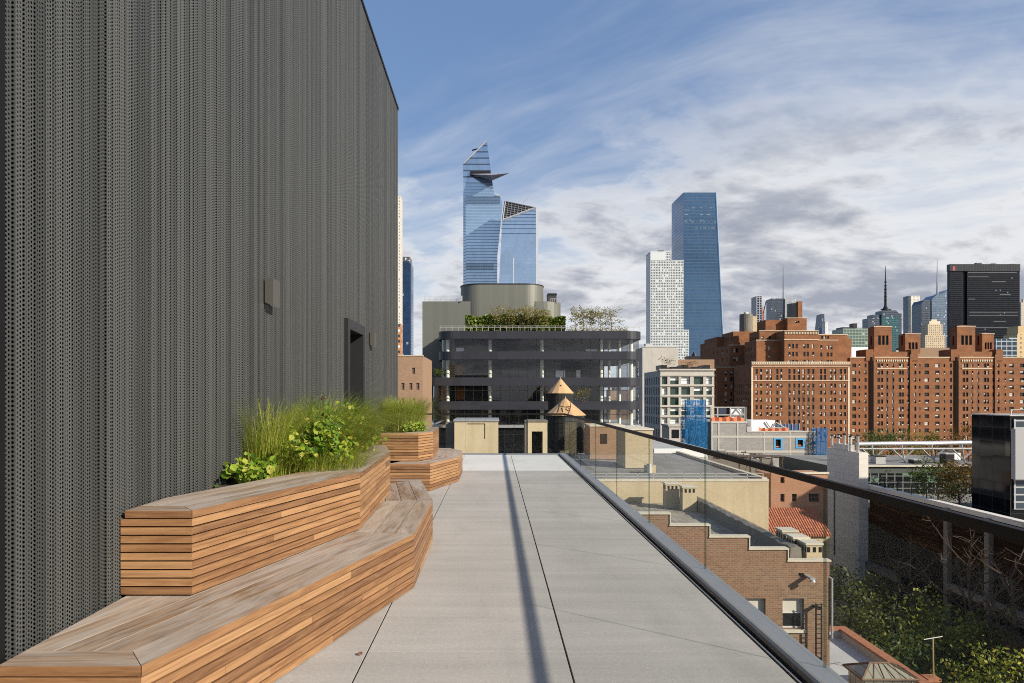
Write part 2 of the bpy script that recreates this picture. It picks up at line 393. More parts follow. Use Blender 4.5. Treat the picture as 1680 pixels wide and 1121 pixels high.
def wall_lamp(y, zt, label):
    root = thing('wall_lamp', label, 'lamp', (WX, y + .1, zt - .25), 'lamps on the perforated wall')
    b = MB(); d = .075
    # a slim box whose underside slopes up to the wall
    sec = lambda yy: [(WX + .012, yy, zt), (WX + .012 + d, yy, zt), (WX + .012 + d, yy, zt - .245), (WX + .012, yy, zt - .215)]
    b.loft([sec(y), sec(y + .19)]); b.build('housing', M['lampgrey'], root)
    b = MB(); b.face([(WX + .02, y + .012, zt - .2215), (WX + .08, y + .012, zt - .2465), (WX + .08, y + .178, zt - .2465), (WX + .02, y + .178, zt - .2215)]); b.build('lens', M['lens'], root)
    b = MB(); b.box(WX - .04, WX + .012, y + .02, y + .17, zt - .19, zt - .02); b.build('back_plate', M['blackmetal'], root)
wall_lamp(6.12, 2.60, 'taupe box wall lamp nearer the camera, above the leafy planter')
wall_lamp(11.28, 2.60, 'small taupe box wall lamp just beyond the dark door')

# ------------------------------------------------------------------ benches
def clip(poly, a, b, c):
    """keep the part of a 2-D polygon where a*x+b*y>=c"""
    out = []
    for i in range(len(poly)):
        p, q = poly[i], poly[(i + 1) % len(poly)]; dp = a * p[0] + b * p[1] - c; dq = a * q[0] + b * q[1] - c
        if dp >= 0: out.append(p)
        if dp * dq < 0: s = dp / (dp - dq); out.append((p[0] + (q[0] - p[0]) * s, p[1] + (q[1] - p[1]) * s))
    return out
def inset(line, d):
    """offset an open polyline (building on its left) inwards by d with mitres"""
    out = []
    for i, p in enumerate(line):
        ns = []
        for j in (i - 1, i):
            if 0 <= j < len(line) - 1:
                a, b = line[j], line[j + 1]; L = math.hypot(b[0] - a[0], b[1] - a[1]); ns.append((-(b[1] - a[1]) / L, (b[0] - a[0]) / L))
        if len(ns) == 1: n = ns[0]; k = 1
        else:
            n = (ns[0][0] + ns[1][0], ns[0][1] + ns[1][1]); k = 2 / (n[0] ** 2 + n[1] ** 2)
        out.append((p[0] + n[0] * d * k, p[1] + n[1] * d * k))
    return out
def slats(line, z0, z1, n, seed):
    pr = random.Random(seed); b = MB(); pitch = (z1 - z0) / n; q = inset(line, .021)
    for i in range(n):
        lo, hi = z0 + i * pitch + .009, z0 + (i + 1) * pitch
        acc = pr.random() * 5
        for k in range(len(line) - 1):
            p0, p1, q0, q1 = line[k], line[k + 1], q[k], q[k + 1]
            L = math.hypot(p1[0] - p0[0], p1[1] - p0[1]); cuts = [0.]; s = pr.uniform(.3, 2.4)
            while s < L - .35: cuts.append(s); s += pr.uniform(.7, 2.6)
            cuts.append(L); d = pr.uniform(-.0015, .0015)
            for a, c in zip(cuts, cuts[1:]):
                f = lambda s, A, B: (A[0] + (B[0] - A[0]) * s / L, A[1] + (B[1] - A[1]) * s / L)
                g = .0007
                P0, P1 = f(a + (g if a else 0), p0, p1), f(c - (g if c < L else 0), p0, p1); Q1, Q0 = f(c, q0, q1), f(a, q0, q1)
                r = pr.random(); u0, u1 = acc + a, acc + c; t = pr.random() * 3
                b.face([(*P0, lo), (*P1, lo), (*P1, hi), (*P0, hi)], 0, r, [(u0, lo + t), (u1, lo + t), (u1, hi + t), (u0, hi + t)])
                b.face([(*P0, hi), (*P1, hi), (*Q1, hi), (*Q0, hi)], 0, r, [(u0, 0 + t), (u1, 0 + t), (u1, .02 + t), (u0, .02 + t)])
                b.face([(*P1, lo), (*P0, lo), (*Q0, lo), (*Q1, lo)], 0, r, [(u0, 0 + t), (u1, 0 + t), (u1, .02 + t), (u0, .02 + t)])
                for e, s_ in ((P0, Q0), (Q1, P1)): b.face([(*s_, lo), (*e, lo), (*e, hi), (*s_, hi)], 0, r)
            acc += L
    return b
def top_boards(line, ztop, th, w, depth, seed, clips=(), end_first=None):
    """boards running along every edge, mitred where the outline turns"""
    pr = random.Random(seed); b = MB(); nseg = len(line) - 1
    ins = inset(line, 1.)
    for k in range(nseg):
        p0, p1 = line[k], line[k + 1]; L = math.hypot(p1[0] - p0[0], p1[1] - p0[1]); d = ((p1[0] - p0[0]) / L, (p1[1] - p0[1]) / L); n = (-d[1], d[0])
        nb = 1 if k == end_first else int(depth[k] / w + .5)
        for j in range(nb):
            o0, o1 = j * w + (.002 if j else 0), (j + 1) * w - .004
            ext = 2.5
            q = [(p0[0] - d[0] * ext + n[0] * o0, p0[1] - d[1] * ext + n[1] * o0), (p1[0] + d[0] * ext + n[0] * o0, p1[1] + d[1] * ext + n[1] * o0),
                 (p1[0] + d[0] * ext + n[0] * o1, p1[1] + d[1] * ext + n[1] * o1), (p0[0] - d[0] * ext + n[0] * o1, p0[1] - d[1] * ext + n[1] * o1)]
            for v, side in ((k, 1), (k + 1, -1)):      # mitre lines
                A, B = line[v], ins[v]; m = (B[0] - A[0], B[1] - A[1]); ml = math.hypot(*m); m = (m[0] / ml, m[1] / ml)
                a, c = (m[1], -m[0])
                s = 1 if (a * d[0] + c * d[1]) * side > 0 else -1
                if end_first is not None and j > 0 and v == end_first + 1 and k == end_first + 1:
                    e0, e1 = line[end_first], line[end_first + 1]; el = math.hypot(e1[0] - e0[0], e1[1] - e0[1]); en = (-(e1[1] - e0[1]) / el, (e1[0] - e0[0]) / el)
                    q = clip(q, en[0], en[1], en[0] * e0[0] + en[1] * e0[1] + w + .003)
                else: q = clip(q, a * s, c * s, s * (a * A[0] + c * A[1]) + .0016)
            q = clip(q, 1, 0, WX + .03)
            for cl in clips: q = clip(q, *cl)
            if len(q) < 3: continue
            r = pr.random(); z1 = ztop - pr.uniform(0, .0015); t = pr.random() * 7
            uv = lambda p: ((p[0] - p0[0]) * d[0] + (p[1] - p0[1]) * d[1] + t, (p[0] - p0[0]) * n[0] + (p[1] - p0[1]) * n[1] + t)
            b.face([(*p, z1) for p in q], 0, r, [uv(p) for p in q])
            for i in range(len(q)):
                a_, c_ = q[i], q[(i + 1) % len(q)]
                outer = j == 0
                ua, uc = uv(a_), uv(c_)
                b.face([(*a_, z1 - th), (*c_, z1 - th), (*c_, z1), (*a_, z1)], 1 if outer else 0, r, [(ua[0], 0 + t), (uc[0], 0 + t), (uc[0], th + t), (ua[0], th + t)])
    return b
def bench_tier(root, line, z0, z1, n, depth, seed, clips=(), end_first=0, w=.165, opening=None):
    pitch = (z1 - z0) / n
    slats(line, z0, z1 - pitch, n - 1, seed).build('slatted_front', M['wood_side'], root)
    q = inset(line, .0225); poly = [p for p in q]
    b = MB()
    if opening is None: b.prism(poly + [(WX + .03, poly[-1][1]), (WX + .03, poly[0][1])] if False else [(WX + .03, poly[0][1])] + poly[1:-1] + [(WX + .03, poly[-1][1])], z0 + .004, z1 - pitch - .002)
    else: b.prism([(WX + .03, poly[0][1])] + poly[1:-1] + [(WX + .03, poly[-1][1])], z0 + .004, z0 + .3)
    b.build('inner_frame', M['black'], root)
    top_boards(line, z1, pitch - .007, w, depth, seed + 5, clips, end_first).build('top_boards', [M['wood_top'], M['wood_side']], root)
WL = WX + .006
b1 = thing('wooden_bench', 'slatted hardwood bench running from the front corner along the leafy planter', 'bench', (-1.6, 5.5, 0), 'slatted benches along the wall')
lo1 = [(WL, 2.8), (-1.448, 2.8), (-.645, 5.48), (-.653, 7.24), (-.98, 9.05), (WL, 9.05)]
bench_tier(b1, lo1, 0, .44, 9, [.14, 1.0, .95, .85, .14], 11)
p1 = thing('planter', 'tall slatted hardwood planter overflowing with lime leaves, on the nearer bench', 'planter', (-1.7, 6, .44), 'slatted planters on the benches')
up1 = [(WL, 3.77), (-1.669, 3.77), (-1.105, 5.63), (-1.18, 7.74), (-1.40, 8.74), (WL, 8.74)]
bench_tier(p1, up1, .4415, .914, 10, [.14, .43, .43, .43, .3], 23, opening=1)
b = MB(); b.prism([(WL, 4.6), (-1.75, 4.6), (-1.5, 5.7), (-1.56, 7.7), (-1.7, 8.45), (WL, 8.45)], .75, .868); b.build('soil', M['soil'], p1)
b2 = thing('wooden_bench', 'slatted hardwood bench at the far end under the grass planter', 'bench', (-1.5, 12.7, 0), 'slatted benches along the wall')
lo2 = [(WL, 11.05), (-1.04, 11.05), (-.645, 12.3), (-.638, 13.7), (-.95, 14.4), (WL, 14.4)]
bench_tier(b2, lo2, 0, .44, 9, [.14, .7, .7, .7, .14], 31)
p2 = thing('planter', 'short slatted hardwood planter with one feathery grass, on the farther bench', 'planter', (-1.6, 12.7, .44), 'slatted planters on the benches')
up2 = [(WL, 11.5), (-1.28, 11.5), (-1.07, 11.95), (-1.12, 13.75), (-1.3, 13.97), (WL, 13.97)]
bench_tier(p2, up2, .4415, .914, 10, [.14, .3, .3, .3, .14], 41, opening=1)
b = MB(); b.prism([(WL, 11.6), (-1.45, 11.6), (-1.35, 12.0), (-1.4, 13.6), (WL, 13.7)], .75, .868); b.build('soil', M['soil'], p2)

# ------------------------------------------------------------------ planting
M['grass'] = m_leaf('feather_grass', [(0., (.09, .17, .015)), (.4, (.28, .38, .04)), (.75, (.50, .52, .09)), (1., (.62, .50, .2))], .52)
M['grass_dark'] = m_leaf('dark_feather_grass', [(0., (.06, .13, .016)), (.5, (.19, .28, .03)), (1., (.38, .42, .07))], .5)
M['lime_leaf'] = m_leaf('lime_leaves', [(0., (.03, .085, .008)), (.35, (.11, .21, .015)), (.75, (.27, .36, .03)), (1., (.46, .44, .09))], .42)
def grass_tuft(name, label, x, y, z, h, n, spread, lean, mat, seed, group=None, rad=.1, wid=.0032):
    pr = random.Random(seed); b = MB()
    for i in range(n):
        a = pr.uniform(0, 2 * math.pi); rr = rad * math.sqrt(pr.random()); bx, by = x + rr * math.cos(a), y + rr * math.sin(a)
        a += pr.gauss(0, .5); L = h * pr.uniform(.45, 1.1); out = spread * (.3 + .85 * pr.random()); w = wid * pr.uniform(.6, 1.3); r = pr.random()
        px, py = -math.sin(a), math.cos(a); prev = None; n_s = 5; ox = out * math.cos(a) + lean[0]; oy = out * math.sin(a) + lean[1]
        k = .62 + out * .62
        for s in range(n_s + 1):
            f = s / n_s; hx = bx + ox * L * f ** 1.7; hy = by + oy * L * f ** 1.7
            hz = z + L * (f - k * .45 * f ** 2.6); ww = w * (1 - f * .85)
            cur = ((hx - px * ww, hy - py * ww, hz), (hx + px * ww, hy + py * ww, hz))
            if prev: b.face([prev[0], prev[1], cur[1], cur[0]], 0, r)
            prev = cur
    return tag(b.build(name, mat, origin=(x, y, z)), label, 'grass', group)
def leaf_at(b, p, nrm, s, r, pr):
    """one folded pointed leaf"""
    n = Vector(nrm).normalized(); t = n.cross(Vector((pr.uniform(-1, 1), pr.uniform(-1, 1), pr.uniform(-1, 1)))).normalized(); w = n.cross(t)
    P = Vector(p); f = n * s * .12
    base, tip = P - t * s * .5, P + t * s * .55
    for sg in (-1, 1):
        pts = [base, P - t * s * .22 + w * sg * s * .42 + f, P + t * s * .18 + w * sg * s * .36 + f, tip]
        b.face(pts if sg > 0 else pts[::-1], 0, r)
def leafy_plant(label, x, y, z, rx, ry, rz, n, size, seed, mat=None, group='lime leaved plants in the planters', cat='plant'):
    pr = random.Random(seed); root = thing('leafy_plant', label, cat, (x, y, z), group); b = MB(); st = MB()
    stems = []
    for i in range(max(4, n // 14)):
        a = pr.uniform(0, 6.283); k = pr.random() ** .5; tip = Vector((x + rx * k * math.cos(a), y + ry * k * math.sin(a), z + rz * pr.uniform(.35, 1.0) * (1.1 - .5 * k)))
        base = Vector((x + rx * .25 * k * math.cos(a), y + ry * .25 * k * math.sin(a), z)); mid = (base + tip) / 2 + Vector((0, 0, rz * .12))
        st.tube([base, mid, tip], [.004, .003, .002], 4); stems.append((base, mid, tip))
    for i in range(n):
        s = pr.choice(stems); f = pr.uniform(.35, 1.05); p = s[0].lerp(s[1], f * 2) if f < .5 else s[1].lerp(s[2], f * 2 - 1)
        p = p + Vector((pr.gauss(0, .05), pr.gauss(0, .05), pr.gauss(0, .035)))
        if p.x < WX + .03: p.x = WX + .03
        leaf_at(b, p, (pr.gauss(.35, .5), pr.gauss(-.35, .5), pr.uniform(.3, 1)), size * pr.uniform(.55, 1.25), pr.random(), pr)
    b.build('leaves', mat or M['lime_leaf'], root); st.build('stems', M['grass_dark'], root)
    return root
gg = 'feathery grasses in the planters'
grass_tuft('grass_tuft', 'thin upright grass tuft nearest the camera end of the big planter', -1.93, 5.8, .87, 1.0, 900, .55, (.06, -.05), M['grass'], 1, gg, .2, .0024)
grass_tuft('grass_tuft', 'large lime grass tuft in the middle of the big planter', -1.66, 6.7, .87, 1.0, 3400, 1.0, (.12, .0), M['grass'], 2, gg, .3, .0026)
grass_tuft('grass_tuft', 'dark green arching grass tuft behind the big planter leaves, before the door', -1.82, 7.45, .87, 1.15, 2400, .95, (.12, .1), M['grass_dark'], 3, gg, .28, .0025)
grass_tuft('grass_tuft', 'dry yellow low grass fringe spilling over the big planter rim', -1.58, 6.1, .87, .42, 1500, 1.1, (.15, -.1), M['grass'], 4, gg, .42, .0024)
grass_tuft('grass_tuft', 'arching grass tuft at the far end of the big planter beside the boards', -1.72, 7.95, .87, .85, 2000, .95, (.12, .1), M['grass'], 5, gg, .24, .0026)
grass_tuft('grass_tuft', 'big bright fountain grass alone in the far planter', -1.65, 12.6, .87, 1.0, 3800, .6, (.0, .0), M['grass'], 6, gg, .3, .0032)
leafy_plant('low lime plant creeping over the planter end nearest the camera', -1.90, 5.28, .88, .18, .36, .24, 200, .058, 1)
leafy_plant('lime heart leaved plant standing tall against the wall in the big planter', -1.58, 6.05, .88, .32, .65, .58, 820, .05, 2)
leafy_plant('lime plant on the planter rim between the grasses with a dull red bloom', -1.58, 7.0, .88, .3, .6, .66, 480, .046, 3)
leafy_plant('yellow green leafy plant hanging at the far rim of the big planter', -1.48, 7.7, .88, .22, .5, .52, 430, .046, 4)
leafy_plant('small lime plant at the foot of the far planter grass', -1.42, 12.15, .88, .17, .34, .26, 260, .055, 5)
b = MB(); pr = random.Random(5)
for i in range(26): leaf_at(b, (-1.76 + pr.gauss(0, .018), 7.0 + pr.gauss(0, .018), 1.53 + pr.gauss(0, .018)), (pr.gauss(0, 1), pr.gauss(0, 1), pr.gauss(.3, 1)), .02, pr.random(), pr)
b.face([(-1.757, 7, .9), (-1.763, 7, .9), (-1.763, 7, 1.53), (-1.757, 7, 1.53)])
tag(b.build('flower', m_plain('dried_bloom', (.12, .06, .05), .8)), 'single dull red dried flower head above the lime leaves', 'flower')
# blown leaf on the paving
b = MB(); leaf_at(b, (-.80, 4.07, .012), (0, -.3, 1), .035, .2, random.Random(2)); tag(b.build('fallen_leaf', m_plain('brown_leaf', (.16, .08, .03), .8)), 'tiny brown fallen leaf lying on the paving joint', 'leaf')

# ------------------------------------------------------------------ glass guard
def guard():
    joints = [-2.6, -.5, 1.66, 3.84, 6.02, 8.2, 10.38, 12.56, 14.74, 16.9, TE + .28]
    YE = TE + .28
    root = thing('glass_guard', 'frameless glass guard with black handrail along the terrace edge', 'guard rail', (GX, 8, 0))
    b = MB(); b.box(1.645, 1.655, -3, TE, -.06, .004); b.box(1.690, 1.699, -3, TE, -.06, .004); b.build('drain_edge', M['steel'], root)
    b = MB(); b.box(1.6555, 1.6895, -3, TE, -.07, -.035); b.build('drain_slot', M['black'], root)
    b = MB(); sec = lambda y: [(1.70, y, -.07), (1.745, y, -.07), (1.745, y, .028), (1.735, y, .038), (1.715, y, .038), (1.70, y, .026)]
    b.loft([sec(-3), sec(YE)]); b.build('base_profile', M['bronze'], root)
    b = MB(); b.prism([(1.746, -3), (1.888, -3), (1.888, YE + .1), (1.746, YE + .1)], -.2, .02); b.box(WX, 1.745, TE + .02, YE + .1, -.2, .012); b.build('coping', M['greymetal'], root)
    for a, c in zip(joints, joints[1:]):
        g = MB(); g.box(GX - .008, GX + .008, a + .006, c - .006, .0205, 1.038)
        p = g.build('glass_panel', M['glass_guard'], root)
        e = MB(); e.box(GX - .0085, GX + .0085, c - .003, c + .003, .0205, 1.038); e.build('panel_edge', M['glass_edge'], p)
    for a, c in ((WX + .1, -.77), (-.77, .54), (.54, GX - .01)):
        g = MB(); g.box(a + .006, c - .006, YE - .008, YE + .008, .0125, 1.038); p = g.build('glass_panel', M['glass_guard'], root)
        e = MB(); e.box(c - .0058, c + .0058, YE - .0085, YE + .0085, .0125, 1.038); e.build('panel_edge', M['glass_edge'], p)
    b = MB(); b.box(GX - .016, GX + .016, -3, YE + .016, 1.036, 1.078); b.build('handrail', M['blackmetal'], root)
    b = MB(); b.box(WX, GX - .016, YE - .016, YE + .016, 1.036, 1.078); b.build('handrail', M['blackmetal'], root)
guard()
# ------------------------------------------------------------------ city materials
M['asphalt'] = m_stain('street_asphalt', (.035, .035, .036), (.07, .068, .066), .05)
M['beige'] = m_stain('beige_render', (.35, .285, .18), (.53, .44, .285), .25, .9, .75, 5, .1)
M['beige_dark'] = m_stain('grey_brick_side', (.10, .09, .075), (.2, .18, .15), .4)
M['roof_grey'] = m_stain('grey_roof_felt', (.085, .083, .077), (.25, .245, .23), .22, .9, .7, 3)
M['roof_pale'] = m_stain('pale_roof_coating', (.33, .33, .33), (.48, .48, .47), .2, .9, .4)
M['roof_brown'] = m_stain('worn_brown_roof', (.09, .08, .062), (.40, .36, .28), .5, .9, .8, 4)
M['stone_pale'] = m_stain('pale_coping_stone', (.42, .38, .29), (.58, .53, .43), .6)
M['lime'] = m_stain('cream_limestone', (.52, .44, .31), (.62, .54, .40), .3)
M['concrete'] = m_stain('cast_concrete', (.34, .32, .28), (.46, .44, .39), .3)
M['cmu'] = m_brick('grey_block_infill', (.27, .26, .24), (.35, .34, .31), (.22, .21, .2), (.2, .19, .18), .4, .2, .012, .9, .3, .4)
M['brick_near'] = m_brick('mixed_tan_red_brick', (.14, .072, .037), (.30, .175, .085), (.26, .105, .055), (.23, .185, .13), .26, .1, .018, .9, .5, .8)
M['brick_red'] = m_brick('orange_red_brick', (.235, .088, .032), (.34, .140, .050), (.10, .04, .02), (.22, .105, .05), .6, .25, .02, .9, .2, .75)
M['brick_tan'] = m_brick('tan_brick', (.27, .165, .10), (.34, .21, .13), (.25, .15, .10), (.26, .19, .13), .5, .2, .02, .9, .2, .4)
M['brick_pink'] = m_brick('salmon_brick', (.37, .18, .105), (.43, .225, .13), (.34, .15, .09), (.3, .2, .14), .3, .1, .01, .9, .2, .4)
M['pane'] = m_plain('window_glass_dark', (.012, .014, .016), .08, 0, .3, .4)
M['blind'] = m_plain('pale_window_blind', (.5, .47, .4), .7, 0, .1, .3)
M['wframe'] = m_plain('window_frame_dark', (.06, .05, .045), .5, 0, .1, 1)
M['wframe_w'] = m_plain('window_frame_white', (.55, .54, .5), .5, 0, .1, 1)
M['dark_band'] = m_curtain('charcoal_metal_band', (.034, .036, .045), (.016, .017, .022), 1.5, 40, .04, .0, .45, .42, .35, 0, (0, 0, 0), .004, .5)
M['clad_grey'] = m_curtain('grey_standing_seam', (.135, .14, .12), (.10, .105, .09), .9, 400, .05, .0, .25, .5, .25, 0, (0, 0, 0), .01, .6)
M['office_glass'] = m_glass('office_glass', (.90, .93, .94), 1.5, .01)
M['mull'] = m_plain('black_mullion', (.015, .015, .017), .4, .3, .05, 1)
M['interior'] = m_plain('dark_interior', (.010, .010, .011), .8, 0, .3, .3)
M['interior_grey'] = m_curtain('grey_core_panels', (.085, .09, .086), (.016, .016, .016), 2.2, 9, .05, .05, 0, .5, .5, 0, (0, 0, 0), .0)
M['column'] = m_plain('concrete_column', (.68, .66, .56), .8, 0, .08, .6)
M['rail_pale'] = m_plain('pale_rail', (.45, .45, .42), .4, .4, .1, 2)
M['plywood'] = m_wood('tank_plywood', [(0., (.42, .265, .125)), (1., (.55, .37, .19))], .35, .7)
M['stave'] = m_stain('dark_tank_staves', (.008, .008, .008), (.03, .027, .024), 1.2, .95)
M['greenboard'] = m_plain('black_paint', (.012, .01, .009), .8)
M['stone_grey'] = m_brick('grey_stone_cladding', (.62, .60, .54), (.70, .67, .60), (.56, .54, .49), (.42, .41, .38), 1.9, .62, .02, .8, .2, .3)
M['black_glass'] = m_curtain('black_curtain_wall', (.008, .009, .011), (.02, .022, .024), 1.5, 1.2, .05, .05, .1, .09, .6, .02, (.09, .085, .05), .01, .4, .3)  # yellowish panes stand for lit windows; the black holds the side wall's shade
M['dark_facade'] = m_curtain('dark_glazed_facade', (.006, .006, .007), (.011, .011, .012), 1.3, 2.6, .06, .25, .0, .5, .6, .0, (.03, .03, .03), .01, .8, .02)
M['stone_dim'] = m_stain('dark_stone', (.13, .125, .11), (.2, .19, .17), .6)  # darker stone tone for the pilasters and lower ledges
M['spandrel_brick'] = m_stain('dark_brick_spandrel', (.07, .04, .025), (.13, .07, .04), .5)
M['spandrel'] = m_plain('grey_green_spandrel', (.06, .07, .065), .5, .2, .1, .8)
M['tile'] = None
def rooftile():
    t = NT('red_clay_tiles'); q = t.xyz(t.uv())
    w = t.math('SINE', t.math('MULTIPLY', q[0], 2 * math.pi / .24)); s = t.math('FRACT', t.math('DIVIDE', q[1], .36))
    wn = t.white(t.comb(t.math('FLOOR', t.math('DIVIDE', q[0], .24)), t.math('FLOOR', t.math('DIVIDE', q[1], .36)), 0.))[0]
    c = t.mix(wn, (.26, .075, .035), (.38, .12, .055)); c = t.mix(t.math('LESS_THAN', s, .1), c, (.09, .03, .02))
    return t.done(t.bsdf(c, .75, 0., t.bump(t.math('ADD', w, s), 1., .06)))
M['tile'] = rooftile()
M['blue_net'] = None
def netting():
    t = NT('blue_debris_netting'); q = t.xyz(t.uv()); n = t.noise(t.scale(t.uv(), 2.2, .5), 1., 5, .6, .5)
    c = t.mix(n, (.0, .09, .27), (.02, .25, .55)); b = t.bsdf(c, .8); tl = t.node('BsdfTranslucent'); t.link(c, tl.inputs[0]); tr = t.node('BsdfTransparent')
    m1 = t.node('MixShader'); m1.inputs[0].default_value = .35; t.link(b, m1.inputs[1]); t.link(tl.outputs[0], m1.inputs[2])
    f = t.math('MULTIPLY', t.math('GREATER_THAN', t.noise(t.scale(t.uv(), 7., 2.6), 1., 6, .8), .475), .72); m2 = t.node('MixShader'); t.link(f, m2.inputs[0]); t.link(m1.outputs[0], m2.inputs[1]); t.link(tr.outputs[0], m2.inputs[2])
    return t.done(m2.outputs[0])
M['blue_net'] = netting()
M['blue'] = m_plain('blue_sheet', (.02, .22, .50), .6, 0, .2, 1)
M['orange_net'] = m_plain('orange_safety_net', (.50, .13, .05), .8, 0, .3, 2)
M['white_sheet'] = m_plain('white_sheeting', (.72, .72, .72), .5, 0, .06, .6)
M['copper'] = m_plain('brown_copper', (.12, .07, .04), .55, .4, .2, 3)
M['skylight'] = m_curtain('skylight_panes', (.30, .29, .22), (.12, .07, .04), .5, 50, .05, .0, .2, .2, .3, 0, (0, 0, 0), .01, .5)
M['terracotta'] = m_plain('brick_coping', (.30, .12, .06), .85, 0, .2, 3)
M['bark'] = m_plain('bark', (.075, .055, .04), .9, 0, .3, 4)
M['twig'] = m_plain('grey_brown_twigs', (.07, .05, .037), .9, 0, .3, 4)

# ------------------------------------------------------------------ facades with real openings
def facade(mb, p0, p1, z0, z1, holes=(), rec=.25, m=0, wins=None):
    """wall from p0 to p1 (outside on the right of that direction); holes = (u0,u1,za,zb[,tag])"""
    L = math.hypot(p1[0] - p0[0], p1[1] - p0[1]); d = ((p1[0] - p0[0]) / L, (p1[1] - p0[1]) / L); n = (d[1], -d[0])
    P = lambda u, z, k=0.: (p0[0] + d[0] * u - n[0] * k, p0[1] + d[1] * u - n[1] * k, z)
    hs = [h for h in holes if h[0] > .02 and h[1] < L - .02 and h[2] > z0 + .02 and h[3] < z1 - .02]
    rows = {}
    for h in hs: rows.setdefault((round(h[2], 3), round(h[3], 3)), []).append(h)
    def quad(u0, u1, a, b): mb.face([P(u0, a), P(u1, a), P(u1, b), P(u0, b)], m, .5, [(u0 + p0[0] + p0[1], a), (u1 + p0[0] + p0[1], a), (u1 + p0[0] + p0[1], b), (u0 + p0[0] + p0[1], b)])
    zs = sorted({z0, z1} | {h[2] for h in hs} | {h[3] for h in hs})
    for a, b in zip(zs, zs[1:]):
        if b - a < 1e-4: continue
        row = sorted([(h[0], h[1]) for h in hs if h[2] <= a + 1e-4 and h[3] >= b - 1e-4]); u = 0.
        for q in row:
            if q[0] > u: quad(u, q[0], a, b)
            u = max(u, q[1])
        if u < L: quad(u, L, a, b)
    for h in hs:
        u0, u1, a, b = h[:4]
        mb.face([P(u0, a), P(u0, a, rec), P(u0, b, rec), P(u0, b)], m, .5); mb.face([P(u1, a, rec), P(u1, a), P(u1, b), P(u1, b, rec)], m, .5)
        mb.face([P(u0, a), P(u1, a), P(u1, a, rec), P(u0, a, rec)], m, .5); mb.face([P(u0, b, rec), P(u1, b, rec), P(u1, b), P(u0, b)], m, .5)
        if wins is not None: wins.append((P((u0 + u1) / 2, a, rec - .03), math.atan2(d[1], d[0]), u1 - u0, b - a, h[4] if len(h) > 4 else None))
def block(mb, x0, x1, Y, dep, z0, z1, holes=(), lholes=(), wins=None, rec=.25, m=0, mtop=None, rholes=()):
    facade(mb, (x0, Y), (x1, Y), z0, z1, holes, rec, m, wins); facade(mb, (x0, Y + dep), (x0, Y), z0, z1, lholes, rec, m, wins)
    facade(mb, (x1, Y), (x1, Y + dep), z0, z1, rholes, rec, m, wins); facade(mb, (x1, Y + dep), (x0, Y + dep), z0, z1, (), rec, m)
    mb.face([(x0, Y, z1), (x1, Y, z1), (x1, Y + dep, z1), (x0, Y + dep, z1)], m if mtop is None else mtop, .5)
WCACHE = {}
def window_mesh(mb, w, h, kind, T=None):
    """local: x across, y into the wall, z up from the sill; mats 0 frame 1 glass 2 blind"""
    T = T or (lambda p: p); fw = min(.07, w * .1)
    def bx(x0, x1, y0, y1, z0, z1, m):
        c = [(x, y, z) for z in (z0, z1) for x, y in ((x0, y0), (x1, y0), (x1, y1), (x0, y1))]; c = [T(p) for p in c]
        for f in ((0, 1, 5, 4), (1, 2, 6, 5), (2, 3, 7, 6), (3, 0, 4, 7), (4, 5, 6, 7), (3, 2, 1, 0)): mb.face([c[i] for i in f], m, .5)
    bx(-w / 2, w / 2, .03, .05, 0, h, 1)
    bx(-w / 2, -w / 2 + fw, 0, .025, 0, h, 0); bx(w / 2 - fw, w / 2, 0, .025, 0, h, 0); bx(-w / 2 + fw, w / 2 - fw, 0, .025, 0, fw, 0); bx(-w / 2 + fw, w / 2 - fw, 0, .025, h - fw, h, 0)
    if kind != 'fixed': bx(-w / 2 + fw, w / 2 - fw, 0, .025, h * .5 - fw / 2, h * .5 + fw / 2, 0)
    if kind == 'blind': bx(-w / 2 + fw, w / 2 - fw, .026, .029, h * .5, h - fw, 2)
    if kind == 'pale': bx(-w / 2 + fw, w / 2 - fw, .026, .029, fw, h - fw, 2)
    if kind == 'unit': bx(-w * .3, w * .3, -.4, .0, fw, h * .32, 2)
def put_windows(root, wins, seed, mats, p=(.55, .25, .12, .08), limit=100):
    pr = random.Random(seed); wins = sorted(wins, key=lambda q: -q[2] * q[3]); o0 = ROOT[root.name]; rest = MB(); nrest = 0
    for i, (pos, ang, w, h, kd) in enumerate(wins):
        kind = kd or pr.choices(['dark', 'blind', 'pale', 'unit'], p)[0]
        if i < limit:
            key = (round(w, 2), round(h, 2), kind, tuple(x.name for x in mats)); me = WCACHE.get(key)
            if me is None:
                b = MB(); window_mesh(b, w, h, kind); o = b.build('window', mats, None, origin=(0, 0, 0)); me = WCACHE[key] = o.data
            else: o = bpy.data.objects.new('window', me); COL.objects.link(o)
            o.parent = root; o.location = Vector(pos) - o0; o.rotation_euler = (0, 0, ang)
        else:
            c, s = math.cos(ang), math.sin(ang)
            window_mesh(rest, w, h, kind, lambda p: (pos[0] + p[0] * c - p[1] * s, pos[1] + p[0] * s + p[1] * c, pos[2] + p[2])); nrest += 1
    if nrest: rest.build('windows', mats, root, kind='stuff')
STD = [M['wframe'], M['pane'], M['blind']]
def pxholes(x0, Y, cols, rows, w, h, kind=None):
    """openings from photo columns/rows (centres, sizes in photo pixels) on a wall standing at Y from x0"""
    out = []
    for c in cols:
        for r in rows:
            u = X(c, Y) - x0; hw = w / 2 / F * Y; z = Z(r, Y); hh = h / 2 / F * Y; out.append((u - hw, u + hw, z - hh, z + hh, kind))
    return out
